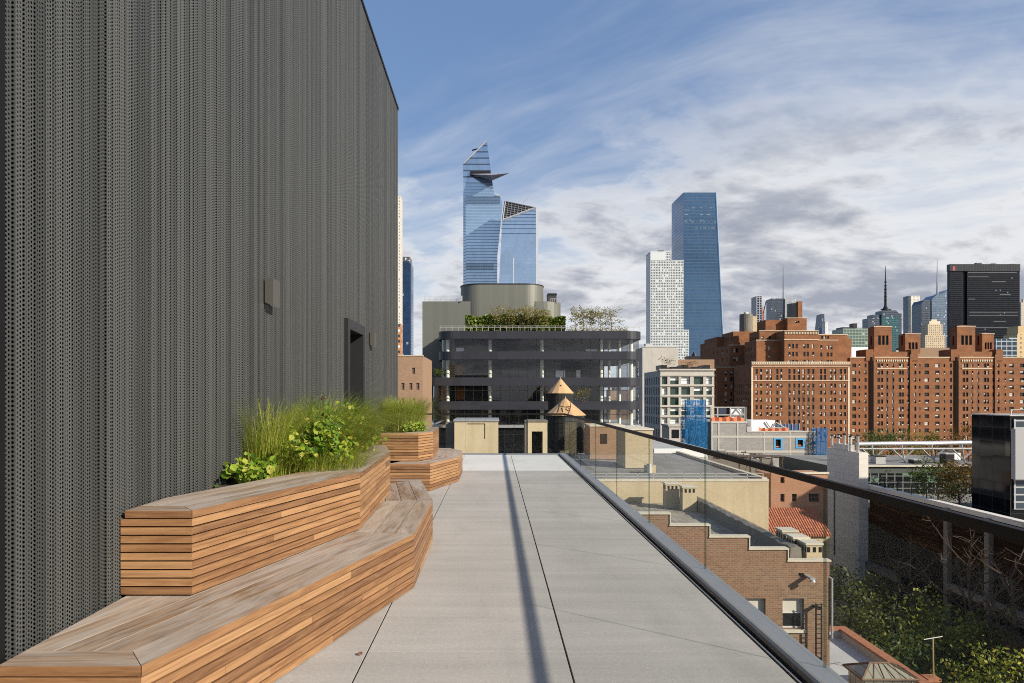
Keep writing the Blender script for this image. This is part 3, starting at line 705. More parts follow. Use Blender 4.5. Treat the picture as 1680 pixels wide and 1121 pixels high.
def rrect(x0, x1, y0, y1, r, n=8):
    p = []
    for cx, cy, a0 in ((x1 - r, y0 + r, -90), (x1 - r, y1 - r, 0), (x0 + r, y1 - r, 90), (x0 + r, y0 + r, 180)):
        for k in range(n + 1): a = R(a0 + 90 * k / n); p.append((cx + r * math.cos(a), cy + r * math.sin(a)))
    return p
def pole(b, x, y, z0, z1, r, n=6): b.cyl(x, y, z0, z1, r, r, n)

# ------------------------------------------------------------------ ground
b = MB(); b.face([(-9000, -3000, GZ), (9000, -3000, GZ), (9000, 12000, GZ), (-9000, 12000, GZ)]); b.build('ground', M['asphalt'], kind='structure')

# ------------------------------------------------------------------ trees
LEAF = {
 'dark': m_leaf('dark_green_leaves', [(0., (.012, .028, .008)), (.5, (.035, .068, .014)), (.8, (.08, .12, .022)), (1., (.2, .2, .04))], .25),
 'lit': m_leaf('sunlit_green_leaves', [(0., (.035, .07, .01)), (.4, (.11, .16, .018)), (.75, (.25, .26, .03)), (1., (.5, .45, .09))], .35),  # lit and dark leaf colours hold the garden's sun and shade
 'olive': m_leaf('olive_leaves', [(0., (.025, .04, .01)), (.5, (.06, .08, .018)), (1., (.15, .14, .03))], .3),
 'gold': m_leaf('golden_leaves', [(0., (.12, .10, .015)), (.5, (.26, .19, .03)), (1., (.38, .28, .05))], .35),
 'thin': m_leaf('sparse_autumn_leaves', [(0., (.12, .11, .03)), (.5, (.24, .20, .06)), (1., (.36, .28, .10))], .4),
 'rust': m_leaf('rust_leaves', [(0., (.04, .016, .008)), (.5, (.11, .045, .014)), (1., (.2, .10, .02))], .3),
 'hedge': m_leaf('hedge_leaves', [(0., (.03, .06, .01)), (.5, (.12, .18, .022)), (1., (.28, .3, .06))], .3)}
def tree(name, label, x, y, h, r, mat, seed, group=None, zg=GZ, n=1500, leaf=.3, crown0=.3, limbs=9, cat='tree', gap=.2, flat=1., bark=None, twigs=0, tilt=.25):
    pr = random.Random(seed); root = thing(name, label, cat, (x, y, zg), group); tr = MB(); cr = MB()
    tops = []; p = Vector((x, y, zg)); tp = [p]; rad = [h * .022]
    for k in range(1, 6):
        p = Vector((x + pr.gauss(0, r * .06) * k * .5, y + pr.gauss(0, r * .06) * k * .5, zg + h * .86 * k / 5)); tp.append(p); rad.append(h * .022 * (1 - k / 5.6))
    tr.tube(tp, rad, 7)
    ends = []
    for i in range(limbs):
        f = crown0 + (1 - crown0) * (i + pr.random()) / limbs * .82; a = i * 2.4 + pr.gauss(0, .4); s = min(4.9, f / .86 * 5); k = int(s); q = tp[k].lerp(tp[min(5, k + 1)], s - k)
        ln = r * pr.uniform(.65, 1.1) * (1.15 - .55 * abs(f - .5) * 1.6); e = q + Vector((math.cos(a) * ln, math.sin(a) * ln, ln * pr.uniform(.2, .2 + tilt * 3) * flat)); mid = q.lerp(e, .5) + Vector((0, 0, -ln * .06))
        rr = h * .011 * (1.2 - f); tr.tube([q, mid, e], [rr, rr * .65, rr * .25], 5); ends += [e, mid.lerp(e, .4)]
        for t in range(twigs):
            b0 = q.lerp(e, pr.uniform(.3, 1)); b1 = b0 + Vector((pr.gauss(0, .35), pr.gauss(0, .35), pr.uniform(.1, .6))) * r * .5; b2 = b1 + Vector((pr.gauss(0, .3), pr.gauss(0, .3), pr.uniform(-.1, .4))) * r * .4
            tr.tube([b0, b1, b2], [rr * .4, rr * .25, rr * .1], 4)
            if pr.random() < .6: b3 = b1 + Vector((pr.gauss(0, .4), pr.gauss(0, .4), pr.uniform(0, .5))) * r * .35; tr.tube([b1, b3], [rr * .2, rr * .08], 3)
    ends.append(tp[-1])
    for i in range(int(6 + n / 160)):
        a = pr.uniform(0, 6.283); k = pr.random() ** .45; zz = pr.uniform(crown0, 1.0); env = math.sin(math.pi * min(1, max(.08, (zz - crown0) / (1.04 - crown0)))) ** .6
        ends.append(Vector((x + math.cos(a) * r * k * env, y + math.sin(a) * r * k * env, zg + h * zz)))
    ends = [e for e in ends if pr.random() > gap]
    for e in ends:
        cs = r * pr.uniform(.14, .30); m = int(n / len(ends) * pr.uniform(.5, 1.5)); tone = pr.uniform(-.18, .18)
        for j in range(m):
            p = e + Vector((pr.gauss(0, cs), pr.gauss(0, cs), pr.gauss(0, cs * .7)))
            d = Vector((pr.gauss(0, 1), pr.gauss(0, 1), pr.gauss(.5, 1))).normalized(); t = d.cross(Vector((pr.gauss(0, 1), pr.gauss(0, 1), pr.gauss(0, 1)))).normalized(); w = d.cross(t); s = leaf * pr.uniform(.5, 1.25)
            cr.face([p - t * s * .5, p + w * s * .3, p + t * s * .5, p - w * s * .3], 0, min(1, max(0, pr.random() * .8 + .1 + tone)))
    tr.build('trunk', bark or M['bark'], root)
    if cr.f: cr.build('crown', LEAF[mat], root)
    return root
# ------------------------------------------------------------------ charcoal banded office building
def banded():
    Y = 110; D = 26
    root = thing('office_building', 'charcoal office building with four rounded dark metal bands and a planted roof', 'building', (X(870, Y), Y + 8, GZ))
    bands = [(717.5, 543, 556), (718, 576.6, 590), (688, 619.5, 633), (703, 658.5, 672.3)]
    for x0, a, c in bands:
        b = MB(); b.prism(rrect(X(x0, Y), X(1056, Y), Y, Y + D, 2.6), Z(c, Y), Z(a, Y)); b.build('parapet_band', M['dark_band'], root, smooth=False)
    st = [(720, 556, 576.6, 718), (720, 590, 619.5, 720), (706, 633, 658.5, 690), (706, 672.3, 698, 700)]
    cols = [733, 804, 890.5, 990, 1003, 1020.5, 1040]
    for i, (x0, a, c, _) in enumerate(st):
        z0, z1 = Z(c, Y), Z(a, Y); xa, xb = X(x0, Y) + .25, X(1054, Y) - .1
        g = MB(); g.prism(rrect(xa, xb, Y + .4, Y + D - .4, 2.3), z0 + .01, z1 - .01, caps=False); gl = g.build('glazing', M['office_glass'], root)
        m = MB(); n = int((xb - xa - 4.6) / 1.43)
        for k in range(n + 1):
            x = xa + 2.3 + (xb - xa - 4.6) * k / n; m.box(x - .035, x + .035, Y + .33, Y + .47, z0 + .01, z1 - .01)
        zt = z0 + (z1 - z0) * (.68 if i else .6); m.box(xa + 2.3, xb - 2.3, Y + .35, Y + .45, zt, zt + .06)
        m.build('mullions', M['mull'], gl)
        for cx in cols:
            p = MB(); p.cyl(X(cx, Y), Y + 2.2, z0 - .02, z1 + .02, .30 if cx not in (1003, 1020.5) else .22, n=14); p.build('column', M['column'], root, smooth=True)
        k = MB(); k.box(X(808 if i != 1 else 824, Y), X(886, Y), Y + 5 - i * .3, Y + 18, z0 - .02, z1 + .02); k.build('core_wall', M['interior_grey'] if i in (1,) else M['interior'], root)
        k = MB(); k.box(xa + 3, xb - 3, Y + 19, Y + 19.4, z0 - .02, z1 + .02); k.build('back_wall', M['interior'], root)
    # things seen inside the lit bays; brick panels stand for brick reflections
    for (x0, x1, a, c, mt) in ((747, 761, 597, 615, 'brick_red'), (747, 761, 636, 656, 'brick_red'), (711, 724, 636, 656, 'brick_tan'), (915, 931, 607, 619, 'alu'), (950, 957, 606, 619, 'column'), (746, 760, 568, 576, 'alu'), (966, 986, 571, 576, 'alu')):
        k = MB(); k.box(X(x0, Y), X(x1, Y), Y + 3.6, Y + 4, Z(c, Y), Z(a, Y)); k.build('room_and_reflection_panel', M[mt], root)
    # lower body
    b = MB(); b.prism(rrect(X(703, Y) + 1, X(1056, Y), Y + .1, Y + D, 2.2), Z(702, Y), Z(698, Y)); b.build('sill_band', M['alu'], root)
    b = MB(); b.box(X(690, Y), X(1050, Y), Y + .6, Y + D - 1, GZ, Z(702, Y)); b.build('lower_storeys', M['black_glass'], root)
    # penthouse block and drum
    Yp = 119; b = MB(); rr_ = [p for p in rrect(X(693, Yp), X(922.6, Yp), Yp, Yp + 24, 3.2) if p[0] > X(800, Yp)]; b.prism([(X(693, Yp), Yp)] + rr_ + [(X(693, Yp), Yp + 24)], Z(690, Yp), Z(494.7, Yp)); ph = b.build('penthouse', M['clad_grey'], root)
    Yd = 118.6; b = MB(); b.prism(rrect(X(754.5, Yd), X(893.7, Yd), Yd, Yd + 22, 3.4, 12), Z(541, Yd), Z(465.8, Yd)); b.build('drum', M['clad_grey'], ph)
    b = MB(); b.prism(rrect(X(754, Yd) - .05, X(894, Yd) + .05, Yd - .08, Yd + 22.1, 3.5, 12), Z(466.6, Yd), Z(465.2, Yd)); b.build('drum_cap', M['mull'], ph)
    b = MB()
    for x0, x1 in ((696, 758),):
        for py in (487.2, 491): b.box(X(x0, Yp), X(x1, Yp), Yp + .3, Yp + .34, Z(py, Yp), Z(py - .6, Yp))
        for k in range(8): x = X(x0 + (x1 - x0) * k / 7, Yp); b.box(x - .03, x + .03, Yp + .3, Yp + .34, Z(494.7, Yp), Z(487, Yp))
    x = X(757.5, Yp); b.box(x - .12, x + .12, Yp - .4, Yp - .2, Z(494.5, Yp), Z(486, Yp))
    for k in range(6): x = X(904 + 3.2 * k, Yp); b.box(x - .03, x + .03, Yp + .4, Yp + .44, Z(494.7, Yp), Z(489, Yp))
    b.box(X(903, Yp), X(921, Yp), Yp + .4, Yp + .44, Z(489.5, Yp), Z(489, Yp)); b.build('roof_rail', M['rail_pale'], root)
    # terrace rail
    b = MB(); Yr = Y + .5
    for py in (535.2, 538): b.box(X(722, Yr), X(1050, Yr), Yr, Yr + .05, Z(py, Yr), Z(py - .5, Yr))
    for k in range(34): x = X(722 + 328 * k / 33, Yr); b.box(x - .03, x + .03, Yr, Yr + .05, Z(543.2, Yr), Z(535, Yr))
    b.build('terrace_rail', M['rail_pale'], root)
    # rooftop cooling unit
    Yu = 122; t = thing('cooling_unit', 'dark louvred cooling unit on the grey office penthouse', 'roof unit', (X(906, Yu), Yu, Z(494.7, Yu)))
    b = MB(); b.box(X(899, Yu), X(913, Yu), Yu, Yu + 2.5, Z(494.6, Yu), Z(484.5, Yu)); b.build('casing', m_curtain('louvre_dark', (.03, .03, .032), (.09, .09, .09), 50, .22, .0, .05, .2, .5, .2, 0), t)
    b = MB(); b.box(X(898.5, Yu), X(913.5, Yu), Yu - .1, Yu + 2.6, Z(484.5, Yu), Z(481.5, Yu)); b.build('fan_top', M['mull'], t)
    # hedge
    pr = random.Random(4); b = MB(); Yh = 115; r2 = Z(543, Y)
    for i in range(9000):
        px = pr.uniform(764, 927); top = 518.5 + 1.6 * math.sin(px * .21) + 1.2 * math.sin(px * .057 + 1) + (2.5 if px > 905 else 0)
        p = Vector((X(px, Yh), Yh + pr.uniform(-1, 1), 0)); p.z = r2 + (Z(top, Yh) - r2) * (pr.random() ** .6)
        d = Vector((pr.gauss(0, 1), pr.gauss(-.5, 1), pr.gauss(.4, 1))).normalized(); t = d.cross(Vector((pr.gauss(0, 1), pr.gauss(0, 1), 1))).normalized(); w = d.cross(t); s = .22 * pr.uniform(.6, 1.4)
        b.face([p - t * s, p + w * s * .7, p + t * s, p - w * s * .7], 0, min(1, max(0, pr.random() * .7 + .15 * math.sin(px * .13) + .15)))
    tag(b.build('hedge', LEAF['hedge']), 'long clipped green hedge along the roof edge of the charcoal office', 'hedge')
    # roof trees, one by one
    g1, g2 = 'thin autumn trees before the roof hedge', 'thin autumn trees at the open end of the office roof'
    k = 0
    for px, py in ((820, 507), (836, 505), (853, 506), (866, 504), (880, 507), (893, 509)):
        k += 1; tree('roof_tree', 'thin bare stemmed autumn tree in the row before the roof hedge', X(px, 113), 113, Z(py, 113) - r2, 1.5, 'thin', 100 + k, g1, zg=r2, n=520, leaf=.24, crown0=.35, limbs=8, twigs=1, gap=.1)
    for px, py in ((944, 509), (957, 507), (970, 508), (985, 510), (1003, 506)):
        k += 1; tree('roof_tree', 'thin autumn tree in the row right of the hedge on the charcoal office roof', X(px, 113), 113, Z(py, 113) - r2, 1.55, 'thin', 100 + k, g2, zg=r2, n=620, leaf=.25, crown0=.3, limbs=8, twigs=1, gap=.1)
    b = MB()
    for i in range(1200):
        px = pr.uniform(930, 1030); p = Vector((X(px, 113), 113 + pr.uniform(-.5, .5), r2 + pr.uniform(0, 1.2) * pr.random())); d = Vector((pr.gauss(0, 1), pr.gauss(0, 1), pr.gauss(0, 1))); s = .2
        b.face([p, p + Vector((pr.uniform(-s, s), pr.uniform(-s, s), s)), p + Vector((pr.uniform(-s, s), 0, s * .3))], 0, pr.random())
    tag(b.build('roof_planting', LEAF['thin']), 'low dry planting under the roof trees right of the hedge', 'planting', kind='stuff')
    for (px, py, zpy, lab, mt, sd, w) in ((716, 606, 620, 'olive bush on the office ledge at its rounded end', 'olive', 61, 1.2), (953, 640, 658, 'yellowing bush on the office balcony behind the water tanks', 'gold', 62, 1.5)):
        zg = Z(zpy, Y); tree('bush', lab, X(px, Y), Y + 1.0, Z(py, Y) - zg, w, mt, sd, zg=zg, n=700, leaf=.2, crown0=.12, limbs=8, cat='bush', gap=.05)
banded()

# ------------------------------------------------------------------ roofs between the terrace and the charcoal office
def roof_a():
    Y = 52.4; zt = -5.0
    root = thing('beige_building', 'low building with long cream rendered wall and flat grey roof below the glass guard', 'building', (4, 60, GZ))
    b = MB(); block(b, -14, X(1261, Y), Y, 25.5, GZ, zt - .05, mtop=1); b.build('wall', [M['beige'], M['roof_grey']], root)
    b = MB(); b.box(-14, X(1261, Y), Y - .05, Y + .35, zt - .05, zt + .12); b.box(X(1261, Y) - .35, X(1261, Y) + .04, Y + .35, Y + 25.5, zt - .05, zt + .2); b.build('coping', M['stone_pale'], root)
    b = MB()
    for dz in (.25, .48): b.box(X(940, Y), X(1258, Y), Y + .6, Y + .65, zt + dz, zt + dz + .05)
    for k in range(13): x = X(945 + 26 * k, Y); b.box(x - .025, x + .025, Y + .6, Y + .65, zt - .05, zt + .53)
    b.build('roof_rail', M['rail_pale'], root)
    # roof bulkheads
    t = thing('bulkhead', 'beige rendered roof bulkhead with an L shaped groove at the end of the terrace', 'bulkhead', (X(781, 60), 62, zt), 'beige roof bulkheads')
    b = MB(); b.box(X(745.5, 60), X(817.5, 60), 60, 65, zt, Z(691.5, 60)); b.build('wall', M['beige'], t)
    b = MB(); b.box(X(744, 60), X(819, 60), 59.9, 65.1, Z(691.5, 60), Z(688.5, 60)); b.build('coping', M['alu'], t)
    b = MB(); b.box(X(766, 60), X(796, 60), 59.97, 60.02, Z(696, 60), Z(695, 60)); b.box(X(795, 60), X(796, 60), 59.97, 60.02, Z(720, 60), Z(696, 60)); b.build('groove', M['mull'], t)
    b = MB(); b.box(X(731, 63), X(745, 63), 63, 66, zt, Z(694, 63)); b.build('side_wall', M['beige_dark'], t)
    t = thing('bulkhead', 'beige doorway bulkhead with dark opening beside the front water tank', 'bulkhead', (X(878, 62), 63, zt), 'beige roof bulkheads')
    b = MB(); Yb = 62; b.box(X(866, Yb), X(872.5, Yb), Yb, Yb + 3, zt, Z(692, Yb)); b.box(X(872.5, Yb), X(898, Yb), Yb, Yb + 3, Z(708, Yb), Z(692, Yb)); b.box(X(890.5, Yb), X(898, Yb), Yb, Yb + 3, zt, Z(708, Yb)); b.build('wall', M['beige'], t)
    b = MB(); b.box(X(872.6, Yb), X(890.4, Yb), Yb + 1.2, Yb + 1.3, zt, Z(708, Yb)); b.build('door', M['black_glass'], t)
    b = MB(); b.box(X(862, Yb), X(866, Yb), Yb + .1, Yb + 3, zt, Z(691, Yb)); b.box(X(866, Yb), X(899, Yb), Yb - .1, Yb + 3.1, Z(692, Yb), Z(690, Yb)); b.build('coping', M['beige_dark'], t)  # left box puts the doorway's shaded side into a darker colour
    t = thing('bulkhead', 'tall beige bulkhead with pale cap behind the glass guard, before the grid building', 'bulkhead', (X(1048, 61.6), 63, zt), 'beige roof bulkheads')
    b = MB(); b.box(X(1026, 61.6), X(1071, 61.6), 61.6, 66, zt, Z(706, 61.6)); b.build('wall', m_brick('beige_brick', (.45, .37, .24), (.52, .43, .28), (.40, .33, .22), (.38, .32, .22), .3, .12, .012, .9, .3, .3), t)
    b = MB(); b.box(X(1024.5, 61.6), X(1072.5, 61.6), 61.5, 66.1, Z(706, 61.6), Z(703.5, 61.6)); b.build('coping', M['stone_pale'], t)
    t = thing('roof_vent', 'pale hooded vent on the grey roof beside the tall beige bulkhead', 'vent', (X(1068, 57.5), 57.6, zt))
    b = MB(); b.box(X(1060, 57.5), X(1076, 57.5), 57.5, 58.3, zt, Z(764, 57.5)); b.build('casing', M['beige'], t); b = MB(); b.cyl(X(1065, 57.3), 57.35, zt, Z(761, 57.3), .22, .2, 10); b.build('pipe', M['roof_pale'], t)
    # brick block standing for reddish muddled reflections in the guard glass
    t = thing('reflection_block', 'reddish block standing for guard glass reflections between the front water tank and the tall bulkhead', 'bulkhead', (X(998, 70), 72, zt))
    b = MB(); b.box(X(968, 70), X(1024, 70), 70, 74, zt, Z(700, 70)); b.build('wall', M['brick_tan'], t); b = MB(); b.box(X(967, 70), X(1025, 70), 69.9, 74.1, Z(700, 70), Z(697.5, 70)); b.build('coping', M['stone_pale'], t)
    b = MB(); b.box(X(985, 70), X(996, 70), 69.96, 70.05, Z(728, 70), Z(712, 70)); b.build('door', M['mull'], t)
roof_a()
def tank(Y, cx, r, zb, za, zbar, zleg, label, seed):
    t = thing('water_tank', label, 'water tank', (cx, Y, zleg), 'wooden roof tanks with conical hats'); pr = random.Random(seed)
    b = MB(); n = 28
    for k in range(n):
        a0, a1 = 2 * math.pi * k / n, 2 * math.pi * (k + .94) / n; rr = r * .93
        b.loft([[(cx + q * math.cos(a), Y + q * math.sin(a), z) for a, q in ((a0, rr), (a1, rr), (a1, rr - .08), (a0, rr - .08))] for z in (zbar, zb + .05)], 0, pr.random())
    b.cyl(cx, Y, zbar, zb, r * .9, n=24, r=.5); b.build('barrel', M['stave'], t)
    b = MB()
    for k in range(7): z = zbar + (zb - zbar) * (k + .4) / 7.2; b.cyl(cx, Y, z, z + .035, r * .94, n=24)
    b.build('hoops', M['mull'], t)
    b = MB(); n = 12
    for k in range(n):
        a0, a1 = 2 * math.pi * (k + .5) / n, 2 * math.pi * (k + 1.5) / n
        p = [(cx + r * math.cos(a0), Y + r * math.sin(a0), zb), (cx + r * math.cos(a1), Y + r * math.sin(a1), zb), (cx + .03 * math.cos(a1), Y + .03 * math.sin(a1), za), (cx + .03 * math.cos(a0), Y + .03 * math.sin(a0), za)]
        b.face(p, 0, pr.random()); b.face([(p[0][0], p[0][1], zb - .06), (p[1][0], p[1][1], zb - .06), p[1], p[0]], 0, pr.random())
    c = b.build('conical_roof', M['plywood'], t)
    b = MB(); b.cyl(cx, Y, za - .15, za + .22, .14, .02, 8); b.build('finial', M['mull'], c)
    b = MB()
    for k in range(4): a = math.pi / 4 + k * math.pi / 2; b.bar((cx + r * .7 * math.cos(a), Y + r * .7 * math.sin(a), zleg), (cx + r * .7 * math.cos(a), Y + r * .7 * math.sin(a), zbar), .2)
    b.box(cx - r * .8, cx + r * .8, Y - r * .8, Y + r * .8, zbar - .25, zbar - .02); b.build('stand', M['mull'], t)
    return t, c
tA, cA = tank(92, X(919.5, 92), 1.78, Z(645, 92), Z(621, 92), Z(690, 92), -4.9, 'smaller wooden water tank with plain plywood cone, behind the painted one', 3)
tB, cB = tank(76, X(927.5, 76), 2.28, Z(680.5, 76), Z(653, 76), -4.2, -5.05, 'larger wooden water tank with dark scrawl painted on its plywood cone', 5)
def scrawl():
    Y, cx, r, zb, za = 76, X(927.5, 76), 2.28, Z(680.5, 76), Z(653, 76); b = MB()
    def on(px, py):                                      # a point of the cone's lit face
        z = Z(py, 75); rr = r * (za - z) / (za - zb) * .985 + .03; x = X(px, 75.2); dx = max(-rr * .96, min(rr * .96, x - cx)); return (x, Y - math.sqrt(rr * rr - dx * dx) - .03, z)
    for st in ([(914, 676), (918, 666), (921, 660)], [(918, 666), (926, 668), (934, 667)], [(921, 669), (922, 676)], [(936, 668), (930, 668), (927, 671), (931, 674), (934, 672), (932, 669.5)], [(936, 666), (934, 672), (930, 679)], [(925, 660), (937, 661), (935, 668)]):
        b.tube([on(*p) for p in st], .035, 4)
    b.build('scrawl', M['greenboard'], cB)
    b = MB(); p = Vector((X(920.5, 90.8), 0, Z(633, 91))); rr = 1.78 * .5; b.cyl(p.x, 92 - rr * .98, p.z - .05, p.z + .12, .12, .1, 8); b.build('hatch', M['mull'], cA)
scrawl()
def roof_l():
    Y = 78.2; t = thing('white_roof_building', 'low building with bright white parapet behind the grey roof', 'building', (6, 90, GZ))
    b = MB(); block(b, X(1056, Y), X(1159, Y), Y, 27, GZ, -4.95, mtop=1); b.build('wall', [M['roof_pale'], M['roof_pale']], t)
    b = MB(); b.box(X(1073, Y), X(1159, Y), Y - .05, Y + .5, -5.5, -4.55); b.box(X(1159, Y) - .5, X(1159, Y) + .05, Y + .5, Y + 20, -5, -4.55); b.build('parapet', M['white_sheet'], t)
roof_l()

# ------------------------------------------------------------------ stepped brick house under the guard
def stepped():
    Y = 33.; x1 = X(1361, Y); zr = -6.7
    root = thing('brick_house', 'tan and red brick house with stepped parapet right below the terrace', 'building', (9, 42, GZ)); b = MB(); wins = []
    holes = pxholes(1.0, Y, (1238.5, 1301.5), (1007, 1160, 1310), 35, 50); holes += pxholes(1.0, Y, (1170,), (1160,), 35, 50)
    holes.append((X(1310, Y) - 1, X(1319, Y) - 1, Z(947, Y), Z(940.5, Y), 'fixed'))
    block(b, 1.0, x1, Y, 19.3, GZ, zr, holes, wins=wins, rec=.22, mtop=1)
    steps = [(1.0 * F / Y + VX, 1098.5, 844), (1098.5, 1163.5, 863), (1163.5, 1228.5, 882), (1228.5, 1292, 902), (1292, 1361, 921.5)]
    for a, c, py in steps: b.box(X(a, Y), X(c, Y), Y + .001, Y + .34, zr + .002 if False else zr, Z(py, Y))
    b.box(X(1340, Y), x1 - .002, Y + .34, Y + 19, zr, zr + .25)
    b.build('wall', [M['brick_near'], M['roof_brown']], root)
    cp = MB()
    for a, c, py in steps:
        cp.box(X(a, Y) - .02, X(c, Y) + .06, Y - .06, Y + .40, Z(py, Y) + .002, Z(py, Y) + .075)
    for k, (a, c, py) in enumerate(steps[:-1]): cp.box(X(c, Y) + .001, X(c, Y) + .05, Y - .05, Y + .39, Z(steps[k + 1][2], Y) + .08, Z(py, Y))
    cp.build('coping', M['stone_pale'], root)
    pr = random.Random(9)
    b = MB(); yy = Y + .5; k = 0                       # lumpy side parapet
    ring = lambda y, w, h: [(14.5 - w, y, zr), (15.1 + w, y, zr), (15.05 + w, y, h), (14.85, y, h + .07), (14.55 - w, y, h)]
    rings = []
    while yy < Y + 19.2: rings.append(ring(yy, pr.uniform(-.03, .05), -5.92 + pr.uniform(-.05, .05))); yy += .42
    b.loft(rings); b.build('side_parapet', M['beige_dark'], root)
    sl = MB()
    for px in (1238.5, 1301.5):
        sl.box(X(px - 18.5, Y), X(px + 18.5, Y), Y - .12, Y + .02, Z(1037.5, Y), Z(1032.6, Y))
    sl.build('sill', M['stone_pale'], root)
    put_windows(root, wins, 4, [M['wframe_w'], M['pane'], M['blind']], (0, 1, 0, 0))
    # fire ladder, lamp, pipe
    b = MB()
    for px in (1332, 1341): b.box(X(px, Y) - .03, X(px, Y) + .03, Y - .45, Y - .39, Z(1092, Y), Z(986, Y))
    for k in range(14): zz = Z(1090, Y) + k * .23; b.box(X(1332, Y) + .03, X(1341, Y) - .03, Y - .44, Y - .40, zz, zz + .03)
    for py in (992, 1075): b.box(X(1332, Y) + .03, X(1341, Y) - .03, Y - .39, Y, Z(py + 3, Y), Z(py, Y))
    b.build('fire_ladder', M['mull'], root)
    b = MB(); b.box(X(1320, Y), X(1328, Y), Y - .62, Y, Z(946, Y), Z(943, Y)); b.cyl(X(1325, Y), Y - .5, Z(950, Y), Z(944.5, Y), .14, .09, 8); b.build('flood_lamp', M['alu'], root)
    b = MB(); b.tube([(x1 + .09, Y - .05, Z(1047, Y)), (x1 + .09, Y - .05, Z(949, Y)), (x1 - .1, Y + .1, Z(946, Y))], .055, 8); b.build('downpipe', M['alu'], root)
    # chimneys standing on its roof edge
    for i, (xx, yc, top, lab) in enumerate(((15.5, 36.2, -5.62, 'square cream chimney on the brick house roof, farthest of the three close together'), (15.5, 34.9, -5.70, 'square cream chimney between two others on the stepped house roof'), (15.72, 33.95, -5.80, 'square cream chimney nearest the stepped parapet corner'),
                                            (X(1101, 50.3), 50.3, Z(794, 50.3), 'cream chimney with row of vent holes against the long cream wall'), (X(1129, 49), 49, Z(799, 49), 'cream chimney at the end of the lumpy parapet by the cream wall'))):
        t = thing('chimney', lab, 'chimney', (xx, yc, zr), 'cream chimneys of the stepped house'); w, d = (.38, .42) if i < 3 else (.5, .4)
        b = MB(); b.box(xx - w, xx + w, yc - d, yc + d, zr, top); b.build('stack', M['beige'], t); b = MB(); b.box(xx - w - .06, xx + w + .06, yc - d - .06, yc + d + .06, top, top + .1); b.build('cap', M['stone_pale'], t)
        b = MB()
        for k in range(3): u = -.26 + .26 * k; b.box(xx - w - .004, xx - w + .02, yc + u * 1.2 - .08, yc + u * 1.2 + .08, top - .36, top - .1); b.box(xx + u * 1.1 - .08, xx + u * 1.1 + .08, yc - d - .004, yc - d + .02, top - .36, top - .1)
        b.build('vent_holes', M['black'], t)
    b = MB(); b.cyl(X(1312, 35), 34.7, zr, zr + .5, .16, .16, 10); b.tube([(X(1312, 35), 34.7, zr + .5), (X(1312, 35), 34.5, zr + .68), (X(1312, 35), 34.3, zr + .6)], .15, 8); tag(b.build('vent_pipe', M['mull']), 'small black bent vent pipe among the cream chimneys', 'vent')
stepped()
# lower white roof with lantern
def low_wing():
    t = thing('low_wing', 'low wing with white flat roof and brick edged parapet beside the garden trees', 'building', (20, 40, GZ))
    b = MB(); block(b, 16.35, 23.55, 26, 20, GZ, -14.6, mtop=1); b.build('wall', [M['beige'], M['roof_pale']], t)
    b = MB(); b.box(23.1, 23.548, 26.002, 45.9, -14.6, -14.12); b.box(16.35, 23.1, 45.5, 45.9, -14.6, -14.12); b.build('parapet', M['roof_pale'], t)
    b = MB(); b.box(23.0, 23.62, 25.95, 46, -14.118, -13.98); b.box(16.35, 22.998, 45.42, 46, -14.118, -13.98); b.build('coping', M['terracotta'], t)
    t = thing('skylight', 'brown framed hipped skylight lantern on the white flat roof', 'skylight', (20.8, 37, -14.6)); x0, x1, y0, y1, ze, zt = 19.4, 22.4, 36, 38, -13.45, -12.95
    b = MB(); b.box(x0 + .2, x1 - .2, y0 + .2, y1 - .2, -14.6, ze); b.build('base', M['skylight'], t)
    c = [(x0, y0, ze), (x1, y0, ze), (x1, y1, ze), (x0, y1, ze)]; rd = [(x0 + .95, 37.0, zt), (x1 - .95, 37.0, zt)]
    b = MB(); b.face([c[0], c[1], rd[1], rd[0]]); b.face([c[1], c[2], rd[1]]); b.face([c[2], c[3], rd[0], rd[1]]); b.face([c[3], c[0], rd[0]]); b.build('glazing', M['skylight'], t)
    b = MB()
    for p, q in ((c[0], rd[0]), (c[1], rd[1]), (c[2], rd[1]), (c[3], rd[0]), (rd[0], rd[1]), (c[0], c[1]), (c[1], c[2]), (c[2], c[3]), (c[3], c[0])): b.bar(p, q, .11)
    for k in range(1, 5):
        u = k / 5; b.bar((x0 + (x1 - x0) * u, y0, ze), (x0 + .95 + (x1 - x0 - 1.9) * u, 37.0, zt), .06)
    b.build('frame', M['copper'], t)
    t = thing('chimney', 'small brick chimney carrying the television aerial, beside the garden', 'chimney', (24.3, 38, -16))
    b = MB(); b.box(24.0, 24.62, 37.7, 38.3, GZ, -14.25); b.build('stack', m_brick('red_chimney_brick', (.3, .12, .06), (.36, .16, .08), (.25, .1, .05), (.25, .2, .15), .2, .07, .01, .9, .4, .4), t); b = MB(); b.box(23.94, 24.68, 37.64, 38.36, -14.25, -14.1); b.build('cap', M['terracotta'], t)
    t = thing('aerial', 'T shaped television aerial on a thin pole above the small brick chimney', 'aerial', (24.45, 38, -14.1))
    b = MB(); b.tube([(24.45, 38, -14.1), (24.42, 38, -11.95)], .035, 6); b.build('pole', m_plain('ochre_pole', (.42, .34, .18), .5, .2), t); b = MB(); b.tube([(23.85, 37.9, -12.0), (25.0, 38.1, -11.9)], .022, 6); b.build('crossbar', M['stone_grey'], t)
low_wing()

